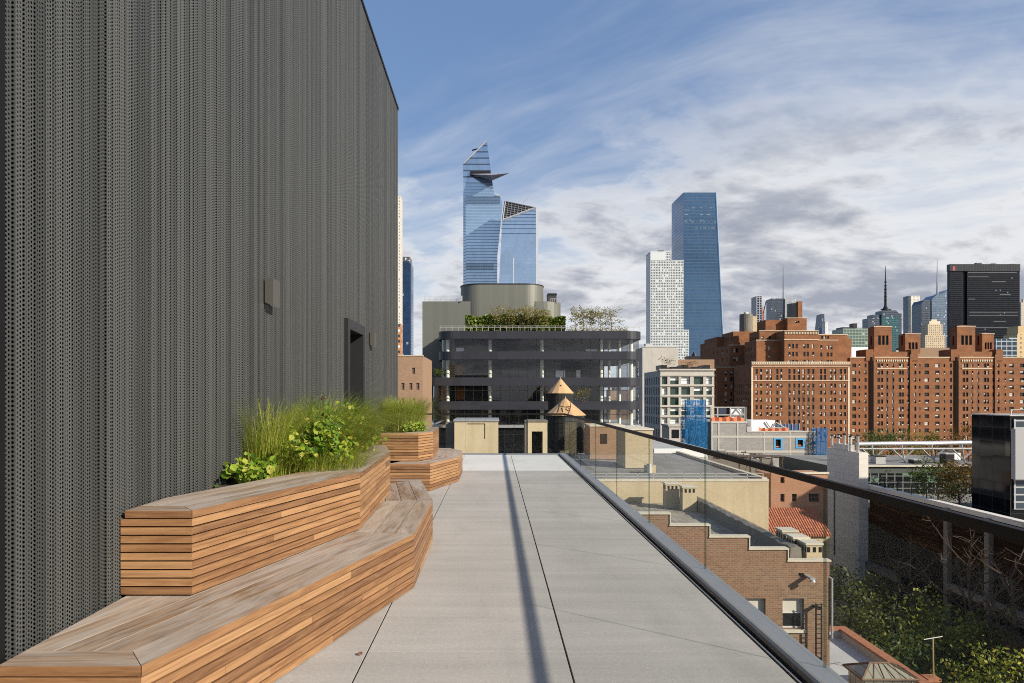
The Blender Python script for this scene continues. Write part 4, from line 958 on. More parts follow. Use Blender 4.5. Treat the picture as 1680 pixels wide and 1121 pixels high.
# ------------------------------------------------------------------ salmon house with tile roof
def salmon():
    Y = 68.; x0, x1 = X(1262, Y), X(1358, Y); t = thing('salmon_house', 'salmon brick house with red clay tile lean-to roof', 'building', (30, 73, GZ)); b = MB(); wins = []
    h = pxholes(x0, Y, (1283.2, 1303.5), (817,), 8, 13) + pxholes(x0, Y, (1336,), (817,), 18, 14) + pxholes(x0, Y, (1283.2,), (788,), 8, 10)
    block(b, x0, x1, Y, 3.5, GZ, Z(778, Y), h, wins=wins); b.box(x0 + .05, X(1278, Y), Y - .35, Y, GZ, Z(766, Y)); b.build('wall', M['brick_pink'], t)
    b = MB(); b.box(X(1279, Y), x1 + .1, Y - .1, Y + .3, Z(778, Y) + .003, Z(775, Y)); b.build('coping', M['stone_pale'], t)
    put_windows(t, wins, 3, [M['wframe'], M['pane'], M['blind']], (1, 0, 0, 0))
    b = MB(); za, zb = Z(833, Y - .4), Z(878, 64.4); xa, xb = X(1262.5, 64.4), X(1364, 64.4)
    b.face([(xa, 64.4, zb), (xb, 64.4, zb), (xb, Y - .36, za), (xa, Y - .36, za)]); b.face([(xa, 64.4, zb - .15), (xb, 64.4, zb - .15), (xb, 64.4, zb), (xa, 64.4, zb)]); b.build('tile_roof', M['tile'], t)
    b = MB(); holes = pxholes(xa, 64.7, (1336,), (905,), 14, 38, 'fixed'); w2 = []; facade(b, (xa, 64.7), (xb, 64.7), GZ, zb - .1, holes, .25, 0, w2); facade(b, (xa, Y - .4), (xa, 64.7), GZ, zb - .1); b.build('lower_wall', M['beige'], t); put_windows(t, w2, 2, [M['wframe_w'], M['pane'], M['blind']])
    Y = 95; u = thing('yellow_house', 'small mustard walled roof hut with green cap beside the blue scaffold', 'hut', (X(1338, Y), Y + 2, GZ)); b = MB(); b.box(X(1322, Y), X(1358, Y), Y, Y + 4, GZ, Z(777, Y)); b.build('wall', m_plain('mustard_wall', (.42, .33, .12), .85), u)
    b = MB(); b.face([(X(1322, Y), Y - .1, Z(777, Y)), (X(1340, Y), Y - .1, Z(777, Y)), (X(1331, Y), Y + 1, Z(769, Y))]); b.face([(X(1340, Y), Y - .1, Z(777, Y)), (X(1340, Y), Y + 3, Z(777, Y)), (X(1331, Y), Y + 1, Z(769, Y))]); b.build('cap', m_plain('green_copper', (.07, .17, .10), .6), u)
    b = MB(); b.box(X(1343, Y), X(1357, Y), Y + .5, Y + 2, Z(777, Y), Z(769, Y)); b.build('chimney', M['brick_red'], u)
salmon()

# ------------------------------------------------------------------ grey stone tower, glazed court and black building
def college():
    t = thing('college_building', 'modern building with grey stone end tower and dark glazed court wall behind the handrail', 'building', (46, 62, GZ))
    b = MB(); b.box(37.4, 38.35, 70, 76.7, GZ, -4.32); b.build('stone_tower', M['stone_grey'], t)
    b = MB(); b.box(37.35, 37.41, 74.9, 75.15, -16, -8.2); b.build('slot_window', M['mull'], t)
    b = MB(); block(b, 38.42, 62, 30, 49.9, GZ, -10.0, mtop=1); b.build('glazed_wall', [M['dark_facade'], M['roof_grey']], t)
    b = MB(); b.box(38.3, 38.95, 30, 70.4, -8.02, -7.62); b.build('ledge', M['stone_grey'], t)
    b = MB(); b.box(38.425, 38.8, 30, 69.9, -10.0, -8.021); b.build('parapet', M['dark_facade'], t)
    for y in (57.6, 52.8): b = MB(); b.box(38.05, 38.5, y - .25, y + .25, GZ, -7.95); b.build('pilaster', M['stone_dim'], t)
    b = MB(); b.box(37.9, 38.45, 44, 57.2, -14.7, -14.2); b.build('stone_ledge', M['stone_dim'], t)
    b = MB(); b.box(38.0, 38.45, 64.5, 69.9, -16.1, -15.4); b.build('stone_ledge', M['stone_dim'], t)
    Y = 80; x0, x1 = 39.2, X(1640, Y); b = MB(); block(b, x0, x1, Y, 14, GZ, Z(764, Y), mtop=1); b.build('wing_wall', [M['spandrel'], M['roof_grey']], t)
    b = MB(); b.box(x0, x1, Y - .14, Y - .01, Z(808, Y), Z(776.5, Y)); b.build('window_grid', m_curtain('court_windows', (.012, .014, .016), (.13, .14, .135), .95, .72, .11, .09, .1, .1, .8, .04, (.12, .2, .14), .01, .5), t)
    b = MB(); b.box(x0, x1, Y - .3, Y + .1, Z(765.5, Y), Z(763.5, Y)); b.build('eaves', M['stone_pale'], t)
    b = MB()
    for k in range(7): y = 61 + 2.2 * k; b.box(38.6, 38.66, y, y + .06, -7.62, -6.7)
    b.box(38.6, 38.66, 60, 75, -6.75, -6.7); b.build('court_rail', M['mull'], t)
    u = thing('flue_cluster', 'cluster of short metal flues on top of the grey stone tower', 'flues', (38, 74, -4.32)); pr = random.Random(6); b = MB(); c = MB()
    for k in range(9):
        x, y, h = 37.6 + .35 * (k % 2) + pr.uniform(0, .15), 70.8 + .66 * k, pr.uniform(.7, 1.9); b.cyl(x, y, -4.32, -4.32 + h, .13, .13, 8); c.cyl(x, y, -4.32 + h, -4.2 + h, .22, .1, 8)
    b.box(37.55, 38.2, 72.4, 75.6, -4.32, -3.7); b.build('pipes', M['alu'], u); c.build('cowls', M['mull'], u)
    # pipe bridge on the roof
    t = thing('roof_truss', 'pale steel pipe on V shaped struts over the college roof', 'truss', (50, 84, Z(764, 84))); Yt = 84; zr = Z(764, Yt)
    b = MB(); b.tube([(X(1404, Yt), Yt, Z(728.8, Yt)), (X(1640, Yt), Yt, Z(726, Yt))], .27, 12); b.build('pipe', M['alu'], t, smooth=True)
    b = MB(); b.bar((X(1408, Yt), Yt - .3, Z(736.5, Yt)), (X(1640, Yt), Yt - .3, Z(736, Yt)), .2); b.build('beam', M['rail_pale'], t)
    b = MB()
    for k in range(5):
        px = 1429 + 49 * k
        b.bar((X(px, Yt), Yt - .3, Z(737, Yt)), (X(px + 5, Yt), Yt - .3, zr), .17); b.bar((X(px - 16, Yt), Yt - .3, Z(737, Yt)), (X(px + 1, Yt), Yt - .3, Z(753, Yt)), .14); b.bar((X(px + 19, Yt), Yt - .3, Z(737, Yt)), (X(px + 2, Yt), Yt - .3, Z(753, Yt)), .14)
        b.bar((X(px, Yt), Yt, Z(725, Yt)), (X(px, Yt), Yt - .3, Z(738, Yt)), .24)
    b.build('struts', M['rail_pale'], t)
    # roof clutter
    for (a, c, y0, y1, Yc, mt, lab) in ((1437, 1453, 748, 756, 82, 'alu', 'pale flat roof duct on the college roof below the steel pipe'), (1500, 1512, 754, 763, 82, 'mull', 'small black fan box on the college roof edge'), (1552, 1566, 744, 760, 82, 'mull', 'larger dark fan unit on the college roof by the black building'), (1548, 1576, 741, 750, 90, 'white_sheet', 'white roof hut behind the steel pipe struts')):
        u = thing('roof_unit', lab, 'roof unit', (X((a + c) / 2, Yc), Yc, Z(764, Yc))); b = MB(); b.box(X(a, Yc), X(c, Yc), Yc, Yc + 1.2, Z(764, Yc), Z(y0 + 1.5, Yc)); b.build('casing', M[mt], u); b = MB(); b.box(X(a - .7, Yc), X(c + .7, Yc), Yc - .06, Yc + 1.26, Z(y0 + 1.5, Yc), Z(y0, Yc)); b.build('lid', M['mull' if mt != 'mull' else 'alu'], u)
    # black curtain wall building
    t = thing('black_building', 'black curtain walled building at the far right above the handrail', 'building', (54, 60, -8)); Y = 62
    xw, yn, yf = 43.3, 57.3, 61.9; zt = Z(680.3, 61.9); b = MB(); b.box(xw, 75, yn, yf, -10, zt); b.build('black_wall', M['black_glass'], t)
    b = MB(); b.box(xw - .06, 75, yn - .06, yf + .06, zt + .002, zt + .09); b.build('roof_edge', M['rail_pale'], t)
    b = MB(); b.box(xw + .25, 70, yn - .12, yn - .005, -8, zt - .25); b.build('window_wing', m_curtain('wing_windows', (.05, .07, .09), (.36, .37, .37), 1.1, .62, .12, .12, .2, .1, .6, .05, (.3, .32, .33), .01), t)
    b = MB(); b.box(X(1666, 56.6), 66, 56.6, 57.1, Z(787, 56.6), Z(704, 56.6)); b.build('grey_panel', m_plain('smooth_grey_panel', (.30, .30, .31), .6, .1, .04, .2), t)
    b = MB(); b.box(xw + .3, 70, yn + .3, yn + .35, zt + .5, zt + .55); [b.box(xw + .3 + 2 * k, xw + .36 + 2 * k, yn + .3, yn + .36, zt + .09, zt + .5) for k in range(12)]; b.build('roof_rail', M['rail_pale'], t)
college()
# ------------------------------------------------------------------ building site
def site():
    Y = 105.; t = thing('unfinished_building', 'bare grey block and concrete building under construction with two blue taped openings', 'building', (X(1250, Y), Y + 8, GZ)); b = MB(); x0, x1 = X(1167, Y), X(1338, Y)
    h = [(X(1272.5, Y) - x0, X(1281, Y) - x0, Z(735, Y), Z(721, Y)), (X(1308.5, Y) - x0, X(1317.5, Y) - x0, Z(733, Y), Z(722, Y))]
    block(b, x0, x1, Y, 14, GZ, Z(709, Y), h); b.box(x0, X(1224, Y), Y + .002, Y + 14, Z(709, Y), Z(693, Y)); b.build('block_wall', M['cmu'], t)
    f = MB()
    for py in (716.5, 741, 766): f.box(x0 - .02, x1 + .02, Y - .06, Y + .3, Z(py + 2, Y), Z(py - 1.5, Y))
    f.box(x0 - .02, X(1226, Y), Y - .06, Y + .3, Z(694.5, Y), Z(691.5, Y)); f.box(X(1226, Y), x1, Y - .06, Y + .3, Z(709.5, Y), Z(707.5, Y))
    for px in (1168, 1179, 1210, 1253.5, 1296, 1336.5):
        f.box(X(px - 1.1, Y), X(px + 1.1, Y), Y - .055, Y + .3, Z(800, Y), Z(694 if px < 1220 else 709, Y))
    f.build('concrete_frame', M['concrete'], t)
    for a, c, y0, y1 in ((1272.5, 1281, 721, 735), (1308.5, 1317.5, 722, 733)):
        w = MB(); e = .28; xa, xb, za, zb = X(a, Y), X(c, Y), Z(y1, Y), Z(y0, Y)
        w.box(xa - e, xa, Y - .05, Y - .005, za - e, zb + e); w.box(xb, xb + e, Y - .05, Y - .005, za - e, zb + e); w.box(xa, xb, Y - .05, Y - .005, zb, zb + e); w.box(xa, xb, Y - .05, Y - .005, za - e, za)
        wi = w.build('window', m_plain('blue_tape', (.06, .28, .52), .6, 0, .1, 1), t); w = MB(); w.box(xa, xb, Y + .2, Y + .3, za, zb); w.build('opening', M['black'], wi)
        w = MB(); w.box(xa, xb, Y + .15, Y + .19, za + .1, za + .28); w.build('red_strip', M['orange_net'], wi)
    # roof works
    w = MB()
    for px in (1168, 1179, 1200, 1224): w.box(X(px, Y) - .09, X(px, Y) + .09, Y + .4, Y + .58, Z(693, Y), Z(668, Y))
    for py in (668.5, 681): w.box(X(1168, Y), X(1224, Y), Y + .42, Y + .56, Z(py + .8, Y), Z(py - .8, Y))
    w.bar((X(1203, Y), Y + .5, Z(681, Y)), (X(1212, Y), Y + .5, Z(670, Y)), .14); w.bar((X(1212, Y), Y + .5, Z(670, Y)), (X(1222, Y), Y + .5, Z(681, Y)), .14)
    w.build('site_frame', M['rail_pale'], t)
    w = MB(); w.box(X(1200, Y), X(1223, Y), Y + .7, Y + .8, Z(690, Y), Z(669, Y)); w.build('white_hoarding', M['white_sheet'], t)
    w = MB(); w.box(X(1224, Y) - .02, X(1226, Y), Y + .4, Y + 3, Z(693, Y), Z(668, Y)); w.build('end_wall', M['concrete'], t)
    w = MB(); w.box(X(1187, Y), X(1199, Y), Y + 2, Y + 2.1, Z(690, Y), Z(669, Y)); w.build('dark_sheet', m_plain('navy_sheet', (.02, .03, .06), .5), t)
    def net(px0, px1, pt, pb, yy):
        w = MB(); pr = random.Random(int(px0)); n = 9
        for k in range(n):
            a, c = px0 + (px1 - px0) * k / n, px0 + (px1 - px0) * (k + 1) / n; ya, yc = yy + (k % 2) * .25, yy + ((k + 1) % 2) * .25
            ta, tc = pt + pr.uniform(-.5, 4.5), pt + pr.uniform(-.5, 4.5); w.face([(X(a, Y), ya, Z(pb, Y)), (X(c, Y), yc, Z(pb, Y)), (X(c, Y), yc, Z(tc, Y)), (X(a, Y), ya, Z(ta, Y))])
        w.build('safety_net', M['orange_net'], t)
    net(1168, 1222, 682.5, 692, Y + .1); net(1246, 1296, 700.5, 708.5, Y + .35)
    u = thing('white_tank', 'white sheeted plant box on the unfinished building roof', 'plant box', (X(1258, Y), Y + 3, Z(709, Y)))
    w = MB(); w.prism(rrect(X(1236, Y), X(1279, Y), Y + 1.5, Y + 5, .4, 4), Z(708.8, Y), Z(690.5, Y)); w.build('sheeting', M['white_sheet'], u); w = MB(); w.box(X(1230, Y), X(1238, Y), Y + 1.2, Y + 2.6, Z(708.8, Y), Z(701, Y)); w.build('side_box', M['alu'], u)
    w = MB()
    for a, c, p, q in ((1262, 692, 1272, 706), (1272, 706, 1277, 695), (1279, 694, 1296, 704), (1266, 704, 1292, 702)): w.bar((X(a, Y), Y + 1.3, Z(c, Y)), (X(p, Y), Y + 1.3, Z(q, Y)), .16)
    w.build('leaning_poles', M['rail_pale'], u)
    u = thing('site_fence', 'low blue mesh fence along the unfinished building roof', 'fence', (X(1318, Y), Y + 6, Z(709, Y))); w = MB(); w.box(X(1296, Y), X(1340, Y), Y + 6, Y + 6.1, Z(709, Y), Z(699, Y)); w.build('panel', m_plain('navy_blue_mesh', (.015, .05, .14), .7, 0, .3, .8), u)
    w = MB()
    for k in range(8): px = 1296 + 6.2 * k; w.box(X(px, Y), X(px + .7, Y), Y + 5.9, Y + 5.99, Z(709, Y), Z(697.5, Y))
    w.build('posts', M['alu'], u)
    def scaffold(label, tiers, dep, Ys):
        px0, px1 = tiers[-1][0], tiers[-1][1]; u = thing('scaffold', label, 'scaffold', (X((px0 + px1) / 2, Ys), Ys, GZ), 'blue netted scaffolds'); pr = random.Random(int(px0))
        for (a, c, pt, pb) in tiers:
            w = MB(); n = 7; xs = [X(a + (c - a) * k / n, Ys) for k in range(n + 1)]; zs = [Z(pb + (pt - pb) * k / 6, Ys) for k in range(7)]
            off = {(i, j): Vector((pr.gauss(0, .03), pr.gauss(0, .05), pr.gauss(0, .03))) for i in range(n + 1) for j in range(7)}
            for i in range(n):
                for j in range(6):
                    q = [Vector((xs[p], Ys, zs[r_])) + off[(p, r_)] for p, r_ in ((i, j), (i + 1, j), (i + 1, j + 1), (i, j + 1))]; w.face([tuple(v) for v in q])
            for x in (xs[0], xs[-1]): w.face([(x, Ys, zs[0]), (x, Ys + dep, zs[0]), (x, Ys + dep, zs[-1]), (x, Ys, zs[-1])])
            w.face([(xs[0], Ys + dep, zs[0]), (xs[-1], Ys + dep, zs[0]), (xs[-1], Ys + dep, zs[-1]), (xs[0], Ys + dep, zs[-1])])
            w.build('netting', M['blue_net'], u)
        w = MB(); zt = Z(tiers[0][2], Ys)
        for px in (px0 + 2, (px0 + px1) / 2, px1 - 2):
            for y in (Ys + .3, Ys + dep - .3): pole(w, X(px, Ys), y, GZ, zt, .05)
        z = Z(tiers[-1][3], Ys)
        while z < zt - 1: w.box(X(px0 + 1.5, Ys), X(px1 - 1.5, Ys), Ys + .4, Ys + dep - .4, z, z + .07); z += 2
        w.build('poles', M['mull'], u)
    scaffold('blue netted scaffold tower left of the unfinished building', [(1128.5, 1157.5, 656, 684), (1123.5, 1160.5, 684, 760)], 2.4, 103)
    scaffold('blue netted scaffold strip at the unfinished building right end', [(1341, 1358, 703, 716), (1338.5, 1357.5, 716, 790)], 2., 104)
    # scaffold frames and rubble on the roof in front
    Ys = 76; u = thing('bare_scaffold', 'bare brown steel scaffold frames standing on the roof behind the cream wall', 'scaffold', (X(1247, Ys), Ys, -5)); w = MB()
    for k in range(9):
        px = 1212 + 9 * k; zt = Z(748 + (k % 3), Ys); pole(w, X(px, Ys), Ys + (k % 2) * 1.4, -9, zt, .05)
        if k < 8: w.bar((X(px, Ys), Ys + (k % 2) * 1.4, zt - .2), (X(px + 9, Ys), Ys + ((k + 1) % 2) * 1.4, zt - .2), .08); w.bar((X(px, Ys), Ys, zt - 1.8), (X(px + 9, Ys), Ys, zt - (.3 if k % 2 else 1.8)), .06)
    w.build('frame', m_plain('rusty_steel', (.10, .075, .055), .7, .3), u); w = MB(); w.box(X(1210, Ys), X(1286, Ys), Ys, Ys + 1.5, Z(750, Ys), Z(748.6, Ys)); w.build('planks', M['bark'], u)
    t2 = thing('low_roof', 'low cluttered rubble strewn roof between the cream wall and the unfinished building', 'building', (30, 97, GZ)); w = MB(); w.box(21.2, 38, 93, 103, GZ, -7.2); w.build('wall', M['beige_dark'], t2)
    w = MB(); pr = random.Random(8)
    for i in range(260):
        y = pr.uniform(93.5, 102); x = pr.uniform(22, 37); s = pr.uniform(.1, .5); w.box(x, x + s * 2, y, y + s, -7.2, -7.2 + s * pr.uniform(.3, 1.6), pr.randint(0, 2))
    tag(w.build('rubble', [M['concrete'], M['bark'], M['beige_dark']]), 'heaped rubble and timber on the low roof by the scaffold frames', 'rubble', kind='stuff')
site()

# ------------------------------------------------------------------ grey grid apartment building
def grid_house():
    Y = 150.; x0, x1 = X(1083.5, Y), X(1171, Y); t = thing('apartment_building', 'pale grey gridded apartment building with big greenish windows and dark side wall', 'building', (X(1127, Y), Y + 10, GZ), None); b = MB(); wins = []
    cols = [(1090.5, 9), (1106.5, 14), (1125, 14.5), (1146, 15.5), (1163.5, 9)]; rows = [(624.5, 12.5), (641.5, 12.5), (658.5, 12.5), (675, 12.5), (691.5, 12), (711, 12), (728, 12)]; h = []
    for c, w in cols:
        for r, hh in rows: h += pxholes(x0, Y, (c,), (r,), w, hh, 'fixed')
    dep = X(1083.5, Y) * 1.0 / ((1057 - VX) / F) - Y
    lh = []
    for k in range(7):
        for r, hh in rows: u = dep * (k + .3) / 7.2; lh.append((u, u + 1.0, Z(r + hh / 2, Y), Z(r - hh / 2, Y), 'dark'))
    block(b, x0, x1, Y, dep, GZ, Z(608, Y), h, lh, wins, .5); b.build('wall', M['concrete'], t)
    b = MB()
    for py in (616, 633, 650, 667, 684): b.box(x0 - .1, x1 + .1, Y - .18, Y - .002, Z(py + .9, Y), Z(py - .9, Y))
    b.box(x0 - .3, x1 + .3, Y - .3, Y + 2, Z(608, Y) + .002, Z(605.5, Y)); b.build('cornice', M['concrete'], t)
    gw = [M['mull'], m_plain('green_window_glass', (.05, .085, .07), .06, .3, .3, .3), m_plain('white_shade', (.72, .76, .72), .6, 0, .05, .3)]
    pr = random.Random(3); wins = [(a, b_, c, d, pr.choices(['fixed', 'pale', 'blind'], (.4, .34, .26))[0] if e == 'fixed' else 'dark') for a, b_, c, d, e in wins]
    put_windows(t, wins, 5, gw)
    b = MB(); 
    for k in range(5): px = 1090 + 18 * k; b.box(X(px, Y), X(px + 10, Y), Y + 3, Y + 8, Z(606, Y), Z(598 + (k % 2) * 3, Y))
    b.build('roof_plant', M['mull'], t)
    Y2 = 138; b = MB(); b.box(X(1098, Y2), X(1140, Y2), Y2, Y2 + 6, GZ, Z(700, Y2)); b.box(X(1096, Y2), X(1142, Y2), Y2 - .2, Y2 + 6, Z(700, Y2), Z(697, Y2)); b.build('terrace_block', M['concrete'], t)
    b = MB()
    for px, w in ((1108, 12), (1125, 10)): b.box(X(px - w / 2, Y2), X(px + w / 2, Y2), Y2 - .05, Y2, Z(719, Y2), Z(705, Y2))
    b.build('terrace_window', M['pane'], t)
    for i, (px, py) in enumerate(((1094, 592), (1130, 595))): tree('roof_tree', ('bare brown shrub on the grey gridded building roof, near its left edge', 'bare brown shrub on the grey gridded building roof, in the middle')[i], X(px, 151), 151, Z(py, 151) - Z(605, 151), 1.6, 'rust', 70 + i, zg=Z(605, 151), n=160, leaf=.3, crown0=.2, limbs=9, twigs=2)
    Y = 185.; t = thing('concrete_block_building', 'plain bare concrete block rising behind the gridded apartments', 'building', (X(1084, Y), Y + 8, GZ)); b = MB(); b.box(X(1054, Y), X(1112.5, Y), Y, Y + 14, GZ, Z(570, Y)); b.build('wall', M['concrete'], t)
    b = MB(); b.box(X(1053.5, Y), X(1113, Y), Y - .1, Y + .4, Z(570, Y) + .003, Z(568.6, Y)); b.box(X(1062, Y), X(1072, Y), Y + 2, Y + 4, Z(570, Y), Z(563, Y)); b.build('roof_hut', M['roof_pale'], t)
    Y = 230.; t = thing('low_tower_block', 'low dark block with roof plant at the foot of the tall glass towers', 'building', (X(1148, Y), Y + 8, GZ)); b = MB(); b.box(X(1104, Y), X(1172, Y), Y, Y + 14, GZ, Z(590, Y)); b.build('wall', M['brick_tan'], t); b = MB(); b.box(X(1130, Y), X(1152, Y), Y + 2, Y + 5, Z(590, Y), Z(584, Y)); b.cyl(X(1143, Y), Y + 3, Z(584, Y), Z(577, Y), 1, .3, 8); b.build('roof_plant', M['mull'], t)
grid_house()

# ------------------------------------------------------------------ orange brick apartment blocks
def q4(x): return 1160 + x / 3.736
def q5(x): return 1400 + x / 3.736
def r4(y): return 420 + y / 3.736
def brick_big():
    Y = 290.; t = thing('brick_apartment_block', 'stepped orange brick apartment block with roof tank and pale balustrade', 'building', (X(1310, Y), Y + 15, GZ)); b = MB(); tr = MB(); wins = []
    x0, x1 = X(1233.6, Y), X(1393.4, Y); rows = [r4(y) for y in (795, 838, 882, 928, 970, 1018, 1062, 1106)]
    cols = [q4(x) for x in (304, 330, 370, 392, 431, 455, 505, 535, 563, 592, 622, 651, 698, 722, 762, 784, 820, 845)]
    h = pxholes(x0, Y, cols, rows, 3.6, 6.6) + pxholes(x0, Y, cols, (r4(708), r4(745)), 3.6, 8.2)
    dep = x0 * F / (1204 - VX) - Y; lrows = rows
    lh = [(u, u + 1.0, Z(r + 3.3, Y), Z(r - 3.3, Y)) for u in [dep * (k + .4) / 8 for k in range(8)] for r in lrows]
    block(b, x0, x1, Y, dep, GZ, Z(597, Y), h, lh, wins, .3)
    def stone(px0, px1, py, Yq, th=1.6, out=.25): tr.box(X(px0, Yq) - out, X(px1, Yq) + out, Yq - out, Yq - .003, Z(py + th / 2, Yq), Z(py - th / 2, Yq))
    stone(1233.6, 1393.4, 624.8, Y, 1.1); stone(1233.6, 1393.4, 602, Y, .8)
    for k in range(54): px = 1234.2 + 159 * k / 53; tr.box(X(px, Y), X(px + 1.5, Y), Y - .2, Y + .1, Z(597, Y), Z(594.8, Y))
    stone(1233.6, 1393.4, 594.3, Y, 1.2); stone(1233.6, 1393.4, 597.6, Y, 1.0)
    # tier two
    def tier(px0, px1, top, Yq, d, cols=(), rws=(), bot=597.2, ww=3.6, hh=6.8, lr=True):
        xa, xb = X(px0, Yq), X(px1, Yq); hh_ = pxholes(xa, Yq, cols, rws, ww, hh)
        l = [(u, u + 1.1, Z(r + 3.3, Yq), Z(r - 3.3, Yq)) for u in [d * (k + .35) / 4 for k in range(4)] for r in rws] if lr else ()
        block(b, xa, xb, Yq, d, Z(bot, Yq) - .5, Z(top, Yq), hh_, l, wins, .3)
    c2 = [q4(x) for x in (505, 527, 549, 597, 617, 650)]
    tier(1287, 1342.5, 542.5, 291.2, 14, c2, [r4(y) for y in (652, 602, 553)], hh=7.6); tier(1241, 1287, 558, 296, 14, [q4(380)], [r4(y) for y in (610, 565)]); tier(1342.5, 1373.5, 558, 296, 14, [q4(x) for x in (700, 740, 762)], [r4(y) for y in (652, 605, 560)])
    tier(1373.5, 1397, 555, 303, 12, (), ()); tier(1246, 1287, 543, 301, 12, [q4(x) for x in (340, 385)], (r4(505),)); tier(1342, 1390, 549, 300, 12, [q4(x) for x in (705, 722, 740)], (r4(500),), hh=4.5)
    for a, c, py, yq in ((1287, 1342.5, 557.5, 291.2), (1287, 1342.5, 543, 291.2), (1241, 1287, 558.3, 296), (1342.5, 1373.5, 558.3, 296), (1246, 1287, 543, 301), (1342, 1390, 549, 300)): stone(a, c, py, yq, 1.0)
    for k in range(22): px = 1287.6 + 54 * k / 21; tr.box(X(px, 291), X(px + 1.2, 291), 290.95, 291.19, Z(548, 291), Z(545, 291))
    tier(1256, 1288, 525, 306, 10, (), (), bot=545); tier(1292, 1323.5, 521.5, 303, 10, [q4(545), q4(560)], (r4(405),), bot=545, hh=4); stone(1292, 1323.5, 521.8, 303, .8, .15)
    b.box(X(1306, 306), X(1313, 306), 304, 306, Z(523, 305), Z(495, 305))
    # lower wings to the left, stepping back
    def wing(px0, px1, top, Yq, d, rws, cols): tier(px0, px1, top, Yq, d, cols, rws, bot=760)
    wr = [r4(y) for y in (580, 632, 720, 755, 800, 845, 890, 935, 980)]
    wing(1197, 1240, 566, 318, 26, wr, [q4(x) for x in (168, 184)]); wing(1176, 1203, 602, 316, 14, wr[2:], [q4(x) for x in (115, 150)]); wing(1170, 1205, 560, 352, 22, wr, [q4(x) for x in (60, 100)]); wing(1203, 1250, 544, 326, 16, (r4(505),), [q4(300)]); wing(1176, 1215, 553, 340, 20, (), ())
    stone(1197, 1240, 566.4, 318, 1.0); stone(1176, 1203, 602.5, 316, 1.0)
    for c in cols[6:12]:
        for r0, r1 in zip(rows, rows[1:]): b.box(X(c - 1.9, Y), X(c + 1.9, Y), Y - .05, Y - .002, Z(r1 - 3.5, Y), Z(r0 + 3.5, Y), 1)
    for px in (1233.9, 1392.6): tr.box(X(px, Y) - .35, X(px, Y) + .3, Y - .14, Y - .003, GZ, Z(603, Y))
    for f_, u_ in zip(tr.f, tr.uv): b.face([tr.v[i] for i in f_], 2, .5, u_)
    b.build('wall', [M['brick_red'], M['spandrel_brick'], M['lime']], t)
    b = MB(); Yc = 308; b.cyl(X(1302.5, Yc), Yc, Z(522, Yc), Z(499, Yc), 3.0, 3.0, 20); tk = b.build('roof_tank', M['clad_grey'], t, smooth=False); b = MB(); b.cyl(X(1302.5, Yc), Yc, Z(499, Yc), Z(496.8, Yc), 3.05, .6, 20); b.build('tank_lid', M['alu'], tk)
    b = MB(); Yc = 330; b.cyl(X(1224, Yc), Yc, Z(546, Yc), Z(516, Yc), 3.1, 3.0, 20); tk = b.build('roof_tank', M['beige_dark'], t); b = MB(); b.cyl(X(1224, Yc), Yc, Z(516, Yc), Z(512.5, Yc), 1.2, 1.0, 14); b.build('tank_lid', M['stone_pale'], tk)
    b = MB(); b.box(X(1229, 332), X(1242, 332), 332, 336, Z(546, 332), Z(519, 332)); b.build('roof_house', M['beige'], t)
    put_windows(t, wins, 21, STD, (.42, .25, .2, .13))
brick_big()
